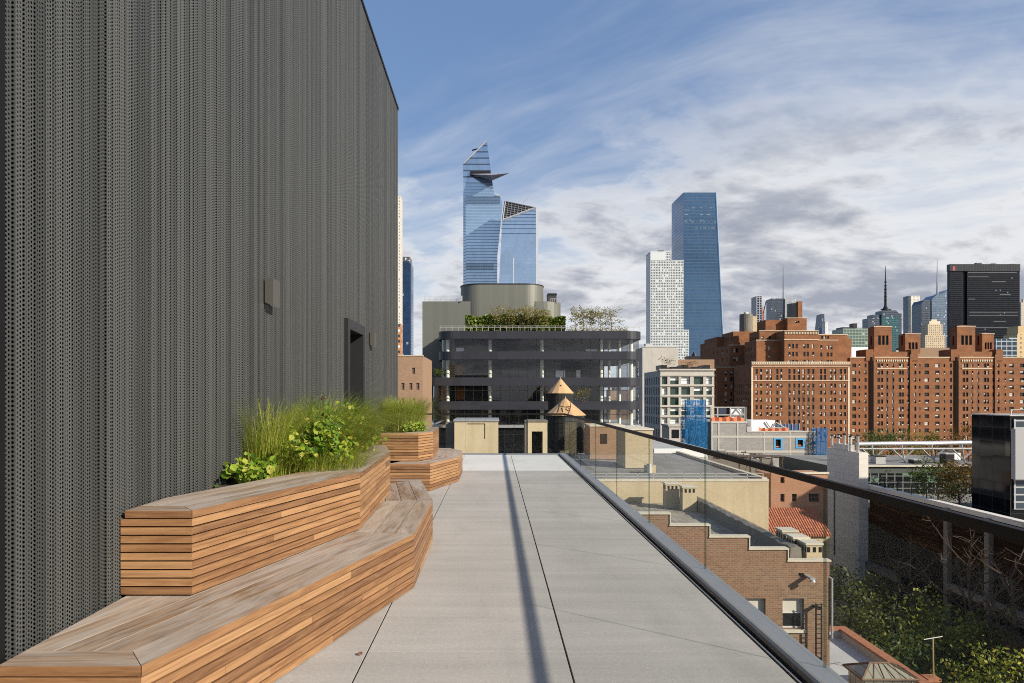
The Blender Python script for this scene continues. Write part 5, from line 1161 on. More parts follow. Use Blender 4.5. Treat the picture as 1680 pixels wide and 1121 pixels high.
def brick_row(px0, px1, label, cols, towers, seed, pav):
    Y = 300.; t = thing('brick_apartment_block', label, 'building', (X((px0 + px1) / 2, Y), Y + 10, GZ), 'orange brick apartment row'); b = MB(); tr = MB(); wins = []; x0 = X(px0, Y)
    rows = [r4(y) for y in (672, 715, 760, 805, 850, 893, 938, 983, 1027, 1070, 1114)]; h = []
    for c, w, hh in cols: h += pxholes(x0, Y, [q5(c)], rows, w, hh)
    block(b, x0, X(px1, Y), Y, 16, GZ, Z(587, Y), h, (), wins, .35)
    tr.box(x0, X(px1, Y), Y - .2, Y + .3, Z(587, Y) + .002, Z(585.8, Y))
    for a, c in pav:      # projecting pavilion piers with pale quoins
        for e in (a, c): b.box(X(q5(e - 4), Y), X(q5(e + 4), Y), Y - .5, Y - .002, GZ, Z(582, Y))
        tr.box(X(q5(a + 20), Y), X(q5(c - 20), Y), Y - .25, Y - .003, Z(r4(692), Y), Z(r4(687), Y))
        for k in range(14): px = q5(a + 22) + (q5(c - 22) - q5(a + 22)) * k / 13; tr.box(X(px, Y) - .25, X(px, Y) + .25, Y - .3, Y - .003, Z(r4(648), Y), Z(r4(636), Y))
        b.box(X(q5(a + 4), Y), X(q5(c - 4), Y), Y + .5, Y + 10, Z(587, Y) + .3, Z(577, Y))
        b.box(X(q5(a - 50), Y), X(q5(a - 4), Y), Y - .4, Y + 8, Z(592, Y), Z(573.5, Y)); b.box(X(q5(c + 4), Y), X(q5(c + 46), Y), Y - .4, Y + 8, Z(592, Y), Z(573.5, Y))
        dk = MB(); dk.box(X(q5(a - 2), Y) - 1.6, X(q5(a - 2), Y) - .6, Y - .56, Y - .51, GZ, Z(586, Y)); dk.build('dark_gap_strip', M['black'], t)  # black strip drawn for the dark gap beside the pavilion
    for (a, c, top, yq) in towers:
        xa, xb = X(q5(a), yq), X(q5(c), yq); n = 3; ww = (xb - xa) * .16; hs = []
        for k in range(n): u = (xb - xa) * (.22 + .22 * k); hs.append((u, u + ww, Z(566, yq), Z(550.5 if top < 540 else 560, yq), 'fixed'))
        if top > 540: hs = [(q[0], q[1], Z(573, yq), Z(562, yq), 'fixed') for q in hs]
        lh = [(u, u + 1.2, Z(566, yq), Z(551, yq), 'fixed') for u in (1.9,)]
        block(b, xa, xb, yq, 5, Z(580, yq), Z(top, yq), hs, lh, wins, .5)
        tr.box(xa - .2, xb + .2, yq - .2, yq + .2, Z(top, yq) + .002, Z(top - 1, yq))
        rf = MB(); rf.loft([[(xa, yq, Z(top - 1, yq)), (xb, yq, Z(top - 1, yq)), (xb, yq + 5, Z(top - 1, yq)), (xa, yq + 5, Z(top - 1, yq))], [((xa + xb) / 2 + d, yq + 2.5 + e, Z(top - 3, yq)) for d, e in ((-.5, -.5), (.5, -.5), (.5, .5), (-.5, .5))]]); rf.build('tower_roof', M['brick_red'], t)
    for a, c in pav:
        for o in (208 - 125, 245 - 125):
            for r0, r1 in zip(rows[1:], rows[2:]): b.box(X(q5(a + o - 6), Y), X(q5(a + o + 6), Y), Y - .05, Y - .002, Z(r1 - 3.1, Y), Z(r0 + 3.1, Y), 1)
    nv = len(b.v)
    for f_, u_ in zip(tr.f, tr.uv): b.face([tr.v[i] for i in f_], 2, .5, u_)
    b.build('wall', [M['brick_red'], M['spandrel_brick'], M['lime']], t)
    put_windows(t, wins, seed, STD, (.42, .22, .14, .22))
bay = lambda o: [(155 + o, 3.9, 6.8), (175 + o, 3.9, 6.8), (208 + o, 3, 6), (245 + o, 3, 6), (285 + o, 3.9, 6.8), (302 + o, 3.9, 6.8), (337 + o, 3.2, 6.4), (371 + o, 3.4, 6.4), (75 + o, 3.4, 6.4)]
wingc = lambda o: [(407 + o, 2.6, 4.6), (450 + o, 7.2, 6.2), (515 + o, 7.2, 6.2), (558 + o, 2.6, 4.6)]
brick_row(1394.4, 1494, 'orange brick block with one tall arched belvedere, left of the row beyond the trees', bay(0) + [(5, 6, 6.2), (37, 2.6, 4.6), (-10, 6, 6.2)], [(128, 235, 536.5, 302), (318, 411, 548.5, 303)], 31, [(125, 348)])
brick_row(1494.1, 1565, 'plain stretch of orange brick block between the two arched belvederes', [(c - 0, w, h) for c, w, h in wingc(0)] + [(598, 3.4, 6.4), (380, 3.2, 6.4)], [], 32, [])
brick_row(1565.1, 1720, 'orange brick block with arched belvedere in front of the black slab skyscraper', [(c + 522, w, h) for c, w, h in bay(0)[:7]] + [(890, 3.4, 6.4), (931, 2.6, 4.6), (970, 7.2, 6.2), (1035, 7.2, 6.2), (1085, 3, 5), (1125, 7, 6)], [(636, 747, 536, 302), (790, 862, 548.5, 303)], 33, [(645, 868)])

# ------------------------------------------------------------------ trees
tr_ = lambda nm, lab, px, py, Y, r, mat, sd, **k: tree(nm, lab, X(px, Y), Y, Z(py, Y) - k.get('zg', GZ), r, mat, sd, **k)
back = 'street trees before the orange brick row'
for i, (px, py, r, mt, lab) in enumerate(((1418, 712, 4.2, 'olive', 'small olive tree at the left end of the street trees before the brick row'), (1438, 705.5, 5.2, 'dark', 'broad dark green street tree left of the golden one before the brick row'), (1462, 706, 5.0, 'dark', 'dark green street tree with round top, second dark one before the brick row'), (1482, 709, 4.5, 'olive', 'olive street tree between dark and golden crowns before the brick row'),
        (1512, 707, 4.5, 'gold', 'golden crowned street tree before the orange brick row'), (1535, 710, 3.8, 'olive', 'thin olive tree right of the golden crown before the brick row'), (1557, 713, 3.6, 'rust', 'small rust red tree left of the black building, before the brick row'), (1590, 703, 4.4, 'rust', 'taller rust red tree beside the black building'))):
    tr_('street_tree', lab, px, py, 210 + 4 * (i % 3), r, mt, 300 + i, group=back, n=1300, leaf=.55, crown0=.35)
tr_('street_tree', 'bright yellow tree seen under the steel pipe on the college roof', 1504, 735, 105, 3.0, 'gold', 320, n=1200, leaf=.4, crown0=.4)
tr_('street_tree', 'broad dark evergreen tree in the court, left of the rust one', 1538, 771, 75, 2.3, 'dark', 322, n=2600, leaf=.26, crown0=.02, limbs=12, gap=.05, zg=-10)
tr_('street_tree', 'dark rust autumn tree in the court beside the black building', 1574, 762, 72, 2.2, 'rust', 321, n=3000, leaf=.24, crown0=.1, limbs=12, gap=.05, zg=-10)
gd = 'garden trees below the dark glazed court wall'
G = [('dark fir green tree against the foot of the grey stone tower', 1385, 928, 62, 3.4, 'dark', 2600, .3, .12), ('brownish green tree left in the garden, next to the brick house corner', 1400, 962, 50, 3.0, 'olive', 2200, .26, .2),
     ('dark tree in the garden below the pale stone ledge', 1445, 978, 58, 3.6, 'dark', 2600, .3, .15), ('green tree with pale flecked leaves above the skylight', 1462, 1012, 47, 3.4, 'olive', 2800, .26, .15), ('yellow green tree in the middle of the garden, tallest of the lit crowns', 1527, 1003, 47, 3.3, 'lit', 3000, .26, .2),
     ('yellow green tree beside the aerial, right of the tallest lit crown', 1568, 1012, 48, 3.0, 'lit', 2600, .26, .2), ('dark green tree low between the aerial and the skylight', 1500, 1052, 43, 2.8, 'dark', 2400, .24, .2), ('dark shrubby tree under the stone pilasters', 1612, 1030, 48, 3.4, 'dark', 2600, .26, .15),
     ('thin leaved olive tree with pale trunk beside the right pilaster', 1655, 1008, 45, 2.3, 'olive', 900, .22, .35), ('bright yellow green shrub tree at the garden front, beside the frame edge', 1655, 1078, 37, 2.2, 'lit', 3200, .2, .2), ('bright sunlit tree in the garden front, right of the aerial', 1598, 1090, 36.5, 2.0, 'lit', 2800, .2, .2),
     ('dark tree behind the aerial pole', 1548, 1062, 45, 2.6, 'dark', 2200, .24, .2), ('dark leafy tree along the brick edged parapet', 1470, 1062, 44, 2.2, 'dark', 2000, .24, .2), ('rusty undergrowth tree at the right garden border', 1690, 1060, 41, 2.4, 'rust', 1600, .22, .2)]
for i, (lab, px, py, Y, r, mt, n, lf, c0) in enumerate(G): tr_('garden_tree', lab, px, py, Y, r, mt, 400 + i, group=gd, n=int(n * 1.2), leaf=lf * 1.25, crown0=c0, limbs=12, gap=.12)
tr_('bare_tree', 'bare brown branched tree before the court wall, between the two pilasters', 1592, 872, 49.5, 3.2, 'gold', 431, n=26, leaf=.22, crown0=.38, limbs=18, twigs=7, bark=M['twig'], tilt=.45, group='bare trees before the court wall')
tr_('bare_tree', 'bare brown tree right of the right hand pilaster', 1662, 880, 45.5, 2.9, 'gold', 433, n=26, leaf=.2, crown0=.35, limbs=18, twigs=7, bark=M['twig'], tilt=.45, group='bare trees before the court wall')
tr_('bare_tree', 'faint bare tree before the dark glass left of both pilasters', 1492, 880, 59, 3.2, 'gold', 435, n=20, leaf=.2, crown0=.35, limbs=14, twigs=5, bark=M['twig'], tilt=.4, group='bare trees before the court wall')
b = MB(); pr = random.Random(12)
for i in range(5000):
    p = Vector((pr.uniform(23.8, 38), pr.uniform(34, 68), GZ + abs(pr.gauss(0, 1.2)))); s = .3; d = Vector((pr.gauss(0, 1), pr.gauss(0, 1), pr.gauss(0, 1))).normalized() * s; e = d.cross(Vector((pr.random(), pr.random(), 1))).normalized() * s * .6
    b.face([p - d, p + e, p + d, p - e], 0, pr.random())
tag(b.build('undergrowth', LEAF['dark']), 'dark undergrowth covering the garden floor', 'undergrowth', kind='stuff')
# ------------------------------------------------------------------ skyline
def slab(mb, pts, Y, dep, m=0):
    f = [(X(a, Y), Y, Z(c, Y)) for a, c in pts]; k = [(p[0], Y + dep, p[2]) for p in f]; n = len(f)
    mb.face(f, m, .5); mb.face(k[::-1], m, .5)
    for i in range(n): j = (i + 1) % n; mb.face([f[j], f[i], k[i], k[j]], m, .5)
M['hy'] = m_curtain('pale_blue_glass', (.36, .50, .66), (.22, .32, .44), 1.6, 4.4, .12, .75, .88, .17, .16, .0, (.62, .70, .78), .010, .3)
M['hy2'] = m_curtain('blue_grid_glass', (.36, .49, .66), (.15, .23, .35), 3.0, 4.6, .25, .6, .88, .17, .16, .0, (.65, .7, .76), .010, .3)
M['hy_top'] = m_curtain('banded_blue_glass', (.34, .46, .62), (.035, .055, .09), 3, 9.2, .1, 2.0, .88, .1, .22, 0, (0, 0, 0), .008, .3)
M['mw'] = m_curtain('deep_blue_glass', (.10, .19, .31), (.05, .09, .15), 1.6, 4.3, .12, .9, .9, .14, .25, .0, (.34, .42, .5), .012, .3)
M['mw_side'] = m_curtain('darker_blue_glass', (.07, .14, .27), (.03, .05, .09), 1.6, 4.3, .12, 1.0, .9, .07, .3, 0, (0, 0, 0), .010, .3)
M['eugene'] = m_curtain('white_grid_tower', (.13, .17, .19), (.45, .475, .475), 2.0, 3.3, .8, 1.35, .6, .15, .9, .12, (.5, .55, .58), .01, .5)
M['steelwhite'] = m_plain('white_steel_edge', (.42, .44, .47), .5, .1, .03, .05)
M['steelgrey'] = m_plain('grey_steel', (.30, .31, .34), .5, .3, .05, .05)
def hudson():
    Y = 1000.; t = thing('glass_skyscraper', 'tallest pale blue glass tower with slanted peak and jutting triangular deck', 'skyscraper', (X(790, Y), Y + 25, GZ))
    b = MB(); slab(b, [(760, 700), (816, 700), (811.5, 322), (808, 300), (760, 300)], Y + 4, 46); b.build('shaft', M['hy'], t)
    b = MB(); slab(b, [(760, 300), (808, 300), (798.6, 230.5), (760, 267.5)], Y + 4, 46); b.build('slanted_top', M['hy_top'], t)
    b = MB(); slab(b, [(764, 700), (814, 700), (816, 420), (824.5, 336), (821, 322.5), (764, 322.5)], Y - 4, 8); b.build('lower_block', M['hy'], t)
    b = MB()
    for k in range(40): px = 765 + 44 * k / 39; b.box(X(px, Y), X(px + .45, Y), Y - 4.6, Y - 4.05, Z(444, Y), Z(433, Y))
    for k in range(44): px = 765 + 55 * k / 43; b.box(X(px, Y), X(px + .4, Y), Y - 4.6, Y - 4.05, Z(336, Y), Z(323, Y))
    b.build('louvres', m_plain('blue_grey_louvre', (.09, .12, .17), .4, .4, .05, .05), t)
    b = MB(); A, B, C, D = (X(769, Y), Y + 2, Z(285, Y)), (X(836, Y), Y - 4, Z(285.5, Y)), (X(806, Y), Y - 30, Z(287.5, Y - 30)), (X(808, Y), Y - 2, Z(297, Y))
    b.face([A, B, C]); b.face([A, D, B]); b.face([A, C, D]); b.face([C, B, D]); b.build('observation_deck', M['steelgrey'], t)
    b = MB(); b.box(X(771, Y), X(805, Y), Y + 1, Y + 3.9, Z(285, Y), Z(280.5, Y)); b.build('deck_window', M['mull'], t)
    b = MB(); b.bar((X(760, Y), Y + 3, Z(267, Y)), (X(798.5, Y), Y + 3, Z(229.8, Y)), 1.5); b.build('peak_edge', M['steelwhite'], t)
    b = MB(); b.bar((X(774, Y), Y + 12, Z(242, Y)), (X(786, Y), Y + 12, Z(239, Y)), 1.8); b.bar((X(781, Y), Y + 12, Z(240, Y)), (X(788, Y), Y + 14, Z(243.5, Y)), 1.4); b.box(X(796, Y), X(799, Y), Y + 8, Y + 14, Z(236, Y), Z(228.5, Y)); b.build('cleaning_rig', M['mull'], t)
    b = MB(); b.cyl(X(815, Y), Y, Z(322.5, Y), Z(320.5, Y), 5, 3, 10); b.build('roof_dome', M['steelwhite'], t)
    Y = 950.; t = thing('glass_skyscraper', 'shorter blue grid glass tower with dark triangular lattice crown', 'skyscraper', (X(850, Y), Y + 25, GZ))
    b = MB(); slab(b, [(806, 700), (879.6, 700), (879.6, 341.5), (824, 362)], Y, 44); b.build('shaft', M['hy2'], t)
    b = MB(); slab(b, [(824.4, 361.5), (879, 341), (828.7, 330.4)], Y + .6, 30); b.build('crown', m_plain('dark_crown_void', (.012, .014, .018), .5), t)
    b = MB(); c0, c1, c2 = (824.4, 361.5), (879, 341), (828.7, 330.4)
    P = lambda q: (X(q[0], Y), Y - .3, Z(q[1], Y)); L = lambda p, q, f: (p[0] + (q[0] - p[0]) * f, p[1] + (q[1] - p[1]) * f)
    for k in range(1, 9):
        f = k / 9; b.bar(P(L(c2, c0, f)), P(L(c1, c0, f)), .55); b.bar(P(L(c2, c1, f)), P(L(c0, c1, f)), .45); b.bar(P(L(c0, c1, f)), P(L(c0, c2, f)), .45)
    b.build('crown_lattice', M['steelgrey'], t)
    b = MB(); b.bar(P(c0), P(c1), 2.2); b.build('crown_edge', M['steelwhite'], t); b = MB(); b.bar(P(c2), P(c1), 1.7); b.bar(P(c2), P(c0), 2.0); b.build('crown_rim', M['steelgrey'], t)
    b = MB(); b.box(X(879.6, Y) + .02, X(883, Y), Y + .5, Y + 44, GZ, Z(342, Y)); b.build('pale_side_edge', M['steelwhite'], t)
    b = MB()
    for k in range(5): yy = 346 + 5.5 * k; x0 = max(824.5, 879 - (yy - 341) * 2.62 + 2); b.box(X(x0, Y), X(879, Y), Y - .35, Y - .02, Z(yy + .8, Y), Z(yy, Y))
    for yy in (375, 383): b.box(X(822, Y), X(879, Y), Y - .35, Y - .02, Z(yy + .7, Y), Z(yy, Y))
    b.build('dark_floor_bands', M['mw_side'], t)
    b = MB(); b.bar((X(857, Y), Y + 8, Z(334, Y)), (X(869, Y), Y + 8, Z(319.5, Y)), 1.0); b.build('roof_crane', M['steelwhite'], t)
    Yp = 121; t = thing('flagpole', 'thin white pole rising from the office roof drum before the glass towers', 'pole', (X(842.5, Yp), Yp, Z(466, Yp))); b = MB(); pole(b, X(842.5, Yp), Yp, Z(466, Yp), Z(423, Yp), .07, 8); b.build('shaft', M['steelwhite'], t); b = MB(); b.cyl(X(842.5, Yp), Yp, Z(466, Yp), Z(464.5, Yp), .18, .12, 8); b.build('foot', M['steelgrey'], t)
hudson()
def manhattan_west():
    Y = 900.; t = thing('glass_skyscraper', 'tall dark blue tapering glass tower with flat top and chamfered side', 'skyscraper', (X(1150, Y), Y + 30, GZ))
    zt, zb = Z(316, Y), GZ; xl, xr, xr2 = X(1121.3, Y), X(1174.3, Y), X(1192.5, Y); xbk = X(1106, Y + 42)
    b = MB(); zs = zt
    F_ = lambda a, c: b.face([a[0], a[1], c[1], c[0]], 0, .5)
    b.face([(xl, Y, zb), (xr2, Y, zb), (xr, Y, zt), (xl, Y, zt)]); b.face([(xr2, Y, zb), (xr2, Y + 55, zb), (xr, Y + 55, zt), (xr, Y, zt)]); b.face([(xl, Y, zt), (xr, Y, zt), (xr, Y + 55, zt), (xbk, Y + 55, zt), (xbk, Y + 42, zt)]); b.face([(xr2, Y + 55, zb), (xbk, Y + 55, zb), (xbk, Y + 55, zt), (xr, Y + 55, zt)])
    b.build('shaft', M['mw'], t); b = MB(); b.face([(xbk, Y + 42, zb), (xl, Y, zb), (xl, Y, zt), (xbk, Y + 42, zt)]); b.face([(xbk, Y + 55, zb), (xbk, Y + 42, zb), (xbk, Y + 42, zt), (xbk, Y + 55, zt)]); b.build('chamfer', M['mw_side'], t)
    b = MB(); b.bar((xr, Y - .3, zt), (xr2, Y - .3, zb), 1.6); b.build('corner_edge', m_plain('pale_blue_edge', (.35, .48, .62), .3, .5, .02, .05), t)
    b = MB(); pr = random.Random(2)
    for py in (341, 344.5, 352, 361, 364, 374):
        px = 1123
        while px < 1174: w = pr.uniform(1, 6); (b.box(X(px, Y), X(px + w, Y), Y - .25, Y - .02, Z(py + .9, Y), Z(py, Y)) if pr.random() < .55 else None); px += w + pr.uniform(1, 5)
    b.build('lit_floors', m_plain('lit_floor_tone', (.24, .32, .40), .3, .2, .1, .05), t)  # lit storeys painted as pale strips without any glow
    Y = 850.; t = thing('white_grid_tower', 'white gridded apartment tower with stepped top before the dark blue one', 'skyscraper', (X(1092, Y), Y + 12, GZ))
    b = MB(); b.box(X(1067, Y), X(1100, Y), Y, Y + 24, GZ, Z(414, Y)); b.box(X(1100, Y) + .01, X(1121.5, Y), Y, Y + 24, GZ, Z(428, Y)); b.box(X(1121.5, Y) + .01, X(1131, Y), Y + 1, Y + 24, GZ, Z(541, Y)); b.build('wall', M['eugene'], t)
    b = MB(); b.box(X(1067, Y), X(1092, Y), Y - .4, Y - .02, Z(427, Y), Z(414, Y)); b.box(X(1066.6, Y), X(1100.4, Y), Y - .5, Y + 24.2, Z(414, Y) + .02, Z(412.8, Y)); b.box(X(1100, Y), X(1122, Y), Y - .5, Y + 24.2, Z(428, Y) + .02, Z(427, Y)); b.build('crown_screen', m_plain('pale_screen', (.50, .54, .55), .5, .2, .04, .05), t)
    b = MB(); b.box(X(1081, Y), X(1090, Y), Y + 4, Y + 12, Z(413, Y), Z(410, Y)); b.build('roof_plant', M['mull'], t)
manhattan_west()
def left_edge():
    Y = 95.; t = thing('tan_brick_building', 'low tan brick building with small blind windows between the wall and office', 'building', (X(670, Y), Y + 8, GZ)); x0, x1 = X(600, Y), X(693.5, Y); b = MB(); wins = []
    h = pxholes(x0, Y, (678.5,), (608.5,), 5, 10) + pxholes(x0, Y, (661, 674, 685.5), (634,), 5, 11) + pxholes(x0, Y, (679.5,), (659,), 4, 10, 'pale') + pxholes(x0, Y, (661,), (659, 684), 5, 10)  # pale pane stands for a lit window, its light put into the colour
    block(b, x0, x1, Y, 14, GZ, Z(584, Y), h, (), wins, .2); b.build('wall', M['brick_tan'], t); b = MB(); b.box(x0, x1 + .1, Y - .1, Y + .4, Z(584, Y) + .003, Z(583, Y)); b.build('coping', M['stone_pale'], t); put_windows(t, wins, 6, [M['wframe'], m_plain('bricked_pane', (.17, .12, .09), .5), M['blind']], (1, 0, 0, 0))
    Y = 900.; t = thing('dark_tower', 'narrow navy glass tower standing just past the perforated wall', 'skyscraper', (X(665, Y), Y + 10, GZ)); b = MB(); b.box(X(640, Y), X(672, Y), Y, Y + 28, GZ, Z(429, Y)); b.build('shaft', m_curtain('navy_glass', (.035, .075, .15), (.012, .025, .06), 3, 4, .3, .9, .85, .1, .5, .01, (.2, .25, .3), .01), t)
    b = MB(); b.box(X(640, Y), X(672.3, Y), Y - .2, Y + 28.2, Z(429, Y), Z(421.5, Y)); b.build('crown', m_curtain('crown_screen_dark', (.12, .13, .15), (.05, .05, .06), 2.4, 3, .5, .5, .3, .3), t)
    b = MB(); b.box(X(672, Y) + .02, X(674.5, Y), Y + 2, Y + 26, GZ, Z(432, Y)); b.build('side_bay', M['mw_side'], t)
    Y = 700.; t = thing('cream_tower', 'cream apartment tower edge glimpsed beside the perforated wall', 'skyscraper', (X(646, Y), Y + 10, GZ)); b = MB(); b.box(X(610, Y), X(657.4, Y), Y, Y + 14, GZ, Z(322, Y)); b.build('wall', m_curtain('cream_tower_wall', (.25, .25, .24), (.62, .58, .50), 2.2, 3.2, 1.3, 1.5, .3, .2, .5, .1), t); b = MB(); b.box(X(609.8, Y), X(657.6, Y), Y - .2, Y + 14.2, Z(322, Y), Z(320.5, Y)); b.build('roof_edge', M['steelwhite'], t)
    Y = 400.; t = thing('orange_brick_tower', 'thin slice of orange brick tower before the cream one', 'building', (X(650, Y), Y + 6, GZ)); b = MB(); b.box(X(620, Y), X(658.6, Y), Y, Y + 6, GZ, Z(532, Y)); b.build('wall', m_curtain('orange_balcony_wall', (.04, .04, .045), (.42, .20, .09), 2.6, 3.1, 1.4, 1.5, .0, .3, .5, .15), t); b = MB(); b.box(X(619, Y), X(658.9, Y), Y - .2, Y + 6.2, Z(532, Y), Z(530.5, Y)); b.build('coping', M['stone_pale'], t)
left_edge()
def midtown():
    def tower(name, label, Y, px0, px1, top, mat, dep=30, cat='skyscraper', extra=None, part='shaft'):
        t = thing(name, label, cat, (X((px0 + px1) / 2, Y), Y + dep / 2, GZ)); b = MB(); b.box(X(px0, Y), X(px1, Y), Y, Y + dep, GZ, Z(top, Y)); b.build(part, mat, t)
        if extra: extra(t, Y)
        return t
    def part(t, name, mat, f): b = MB(); f(b); b.build(name, mat, t)
    dk = m_curtain('slate_glass', (.10, .13, .17), (.05, .06, .08), 3, 4.2, .4, 1.2, .8, .12, .5, .03, (.3, .33, .36))
    def e1(t, Y):
        def f(b):
            for px in (1241.2, 1245.5, 1249.4): b.box(X(px - .45, Y), X(px + .45, Y), Y - 1.5, Y - .05, Z(545, Y), Z(486, Y))
            for k in range(14): py = 488 + 4 * k; b.box(X(1241, Y), X(1249.6, Y), Y - 1.2, Y - .04, Z(py + .8, Y), Z(py, Y))
        part(t, 'steel_lattice', M['steelgrey'], f); part(t, 'crane', M['mull'], lambda b: (b.bar((X(1252, Y), Y, Z(515, Y)), (X(1257, Y), Y, Z(494, Y)), 1.6), b.bar((X(1252, Y), Y, Z(540, Y)), (X(1252, Y), Y, Z(512, Y)), 1.6)))
        part(t, 'hoist', M['orange_net'], lambda b: b.box(X(1249.7, Y), X(1251, Y), Y - 2, Y, Z(538, Y), Z(505, Y)))
    tower('slim_tower', 'slim dark tower under construction with hoist and small crane, left of the brick roof tank', 1500, 1241, 1249.7, 486, dk, extra=e1)
    def e2(t, Y):
        part(t, 'side_shaft', m_curtain('grey_rod_screen', (.22, .25, .28), (.34, .36, .38), 3, 3.2, 1.0, 1.2, .5, .3), lambda b: b.box(X(1287, Y) + .01, X(1306, Y), Y - 3, Y + 30, GZ, Z(491, Y)))
        def f(b):
            for k in range(9): px = 1288 + 2.2 * k; b.box(X(px, Y), X(px + .4, Y), Y - 2, Y - 1.5, Z(492, Y), Z(483.5 + (k % 3), Y))
            for py in (485.5, 488.5): b.box(X(1287, Y), X(1306.5, Y), Y - 2.4, Y - 2, Z(py + .5, Y), Z(py, Y))
            for k in range(6): px = 1265.5 + 4 * k; b.box(X(px, Y), X(px + .4, Y), Y, Y + 1, Z(492, Y), Z(488, Y))
        part(t, 'rod_crown', M['steelgrey'], f); part(t, 'mast', M['mull'], lambda b: b.cyl(X(1287, Y), Y + 8, Z(492, Y), Z(436, Y), 1.3, .4, 8))
    tower('newspaper_tower', 'grey glass tower with thin mast rising behind the brick roof tank', 1700, 1265, 1287, 490, dk, extra=e2)
    t = thing('spire_tower', 'small dark wedge topped tower beside a white slab, behind the brick block', 'skyscraper', (X(1349, 2000), 2010, GZ)); b = MB(); slab(b, [(1344, 700), (1351, 700), (1353, 541), (1352.5, 515.5), (1347.5, 515.5), (1345, 538)], 2000, 30); b.build('shaft', dk, t)
    part(t, 'base', M['mw_side'], lambda b: b.box(X(1343.5, 1995), X(1349, 1995), 1995, 1999, GZ, Z(538, 1995)))
    t = thing('white_slab_tower', 'small white slab tower tucked beside the dark wedge topped tower', 'skyscraper', (X(1356, 1900), 1905, GZ)); part(t, 'shaft', m_curtain('white_slab_wall', (.3, .3, .3), (.66, .65, .62), 5, 4, 3, 2.4, 0, .5), lambda b: b.box(X(1354, 1900), X(1358, 1900), 1900, 1920, GZ, Z(528.5, 1900))); part(t, 'roof_edge', M['steelwhite'], lambda b: b.box(X(1353.8, 1900), X(1358.2, 1900), 1899, 1921, Z(528.5, 1900), Z(527.6, 1900)))
    gg_ = m_curtain('grey_green_block', (.12, .17, .14), (.17, .23, .19), 4, 4, .8, 1.6, .4, .2, .6, .08, (.3, .36, .3))
    def e3(t, Y):
        part(t, 'roof_plant', M['mull'], lambda b: (b.box(X(1403, Y), X(1409.5, Y), Y + 5, Y + 15, Z(538, Y), Z(530, Y)), b.box(X(1384, Y), X(1400, Y), Y + 4, Y + 20, Z(541, Y), Z(536.5, Y))))
        part(t, 'low_front', M['white_sheet'], lambda b: b.box(X(1396, Y - 60), X(1424, Y - 60), Y - 60, Y - 50, GZ, Z(570, Y - 60)))
    tower('grey_green_block', 'grey green office block with roof tank left of the first brick belvedere', 900, 1383.5, 1425, 539, gg_, extra=e3)
    teal = m_curtain('teal_glass', (.06, .17, .19), (.04, .10, .11), 3.4, 4.2, .5, 1.1, .8, .1, .5, .03, (.2, .3, .3))
    def e4(t, Y):
        part(t, 'side_tower', dk, lambda b: (b.box(X(1426, Y), X(1446, Y), Y + 3, Y + 30, GZ, Z(522, Y)), b.box(X(1474, Y), X(1481, Y), Y + 4, Y + 30, GZ, Z(514, Y)), b.box(X(1434, Y), X(1447, Y), Y + 4, Y + 30, GZ, Z(516, Y))))
        b = MB(); slab(b, [(1446.5, 520), (1475.5, 520), (1476, 515), (1470, 509.5), (1448, 509.5)], Y - .2, 30); b.build('sloped_top', dk, t)
        def f(b):
            b.cyl(X(1457.5, Y), Y + 12, Z(509.5, Y), Z(470, Y), 3.2, 2.2, 8); b.cyl(X(1457.5, Y), Y + 12, Z(470, Y), Z(435, Y), 1.8, .5, 8); b.cyl(X(1457.5, Y), Y + 12, Z(509, Y), Z(501, Y), 9, 3, 8)
            for k in range(6): b.cyl(X(1457.5, Y), Y + 12, Z(462 + 6 * k, Y), Z(461 + 6 * k, Y), 3.4, 3.4, 8)
            b.bar((X(1449, Y), Y + 10, Z(507, Y)), (X(1466, Y), Y + 10, Z(507.5, Y)), 2.4)
        part(t, 'spire', M['mull'], f)
    tower('teal_glass_tower', 'teal glass tower with stacked dark spire above the brick belvedere', 1600, 1446.5, 1475.5, 518, teal, extra=e4)
    tower('pale_pencil_tower', 'pale gridded pencil tower standing alone against the clouds', 2300, 1494.5, 1509, 485.5, m_curtain('pale_grid', (.30, .31, .30), (.64, .62, .55), 4.6, 4.6, 1.9, 1.9, .3, .2, .5, .05, (.5, .5, .45)), extra=lambda t, Y: part(t, 'dark_side', dk, lambda b: b.box(X(1490.5, Y), X(1494.5, Y) - .02, Y + .5, Y + 30, GZ, Z(485.5, Y))))
    ba = m_curtain('slate_blue_glass', (.20, .27, .35), (.12, .16, .21), 3, 4.2, .4, 1.1, .85, .1, .4, .04, (.4, .45, .5)); Y = 1650
    t = thing('faceted_glass_tower', 'faceted slate blue glass tower with needle spire beside the black slab', 'skyscraper', (X(1536, Y), Y + 20, GZ)); b = MB(); slab(b, [(1511, 700), (1531, 700), (1530, 492), (1516, 492.5), (1512, 499)], Y + 2, 40); b.build('left_facet', dk, t); b = MB(); slab(b, [(1530, 700), (1562, 700), (1560, 474), (1556, 476), (1547, 482), (1536, 484), (1528.5, 492)], Y, 40); b.build('right_facet', ba, t)
    part(t, 'spire', M['steelgrey'], lambda b: b.cyl(X(1546.5, Y), Y + 20, Z(484, Y), Z(422.5, Y), 2.3, .5, 8))
    Y = 1100; t = thing('stone_tower', 'sandy stone stepped tower in front of the faceted glass tower', 'building', (X(1534, Y), Y + 12, GZ)); st = m_curtain('sandy_tower_wall', (.16, .13, .09), (.46, .37, .24), 3.2, 3.6, 1.7, 1.5, .0, .4, .5, .1, (.4, .35, .28)); b = MB(); b.box(X(1518, Y), X(1551, Y), Y, Y + 20, GZ, Z(550, Y)); b.box(X(1523, Y), X(1547, Y), Y + 1, Y + 18, Z(551, Y), Z(532, Y)); b.build('wall', st, t)
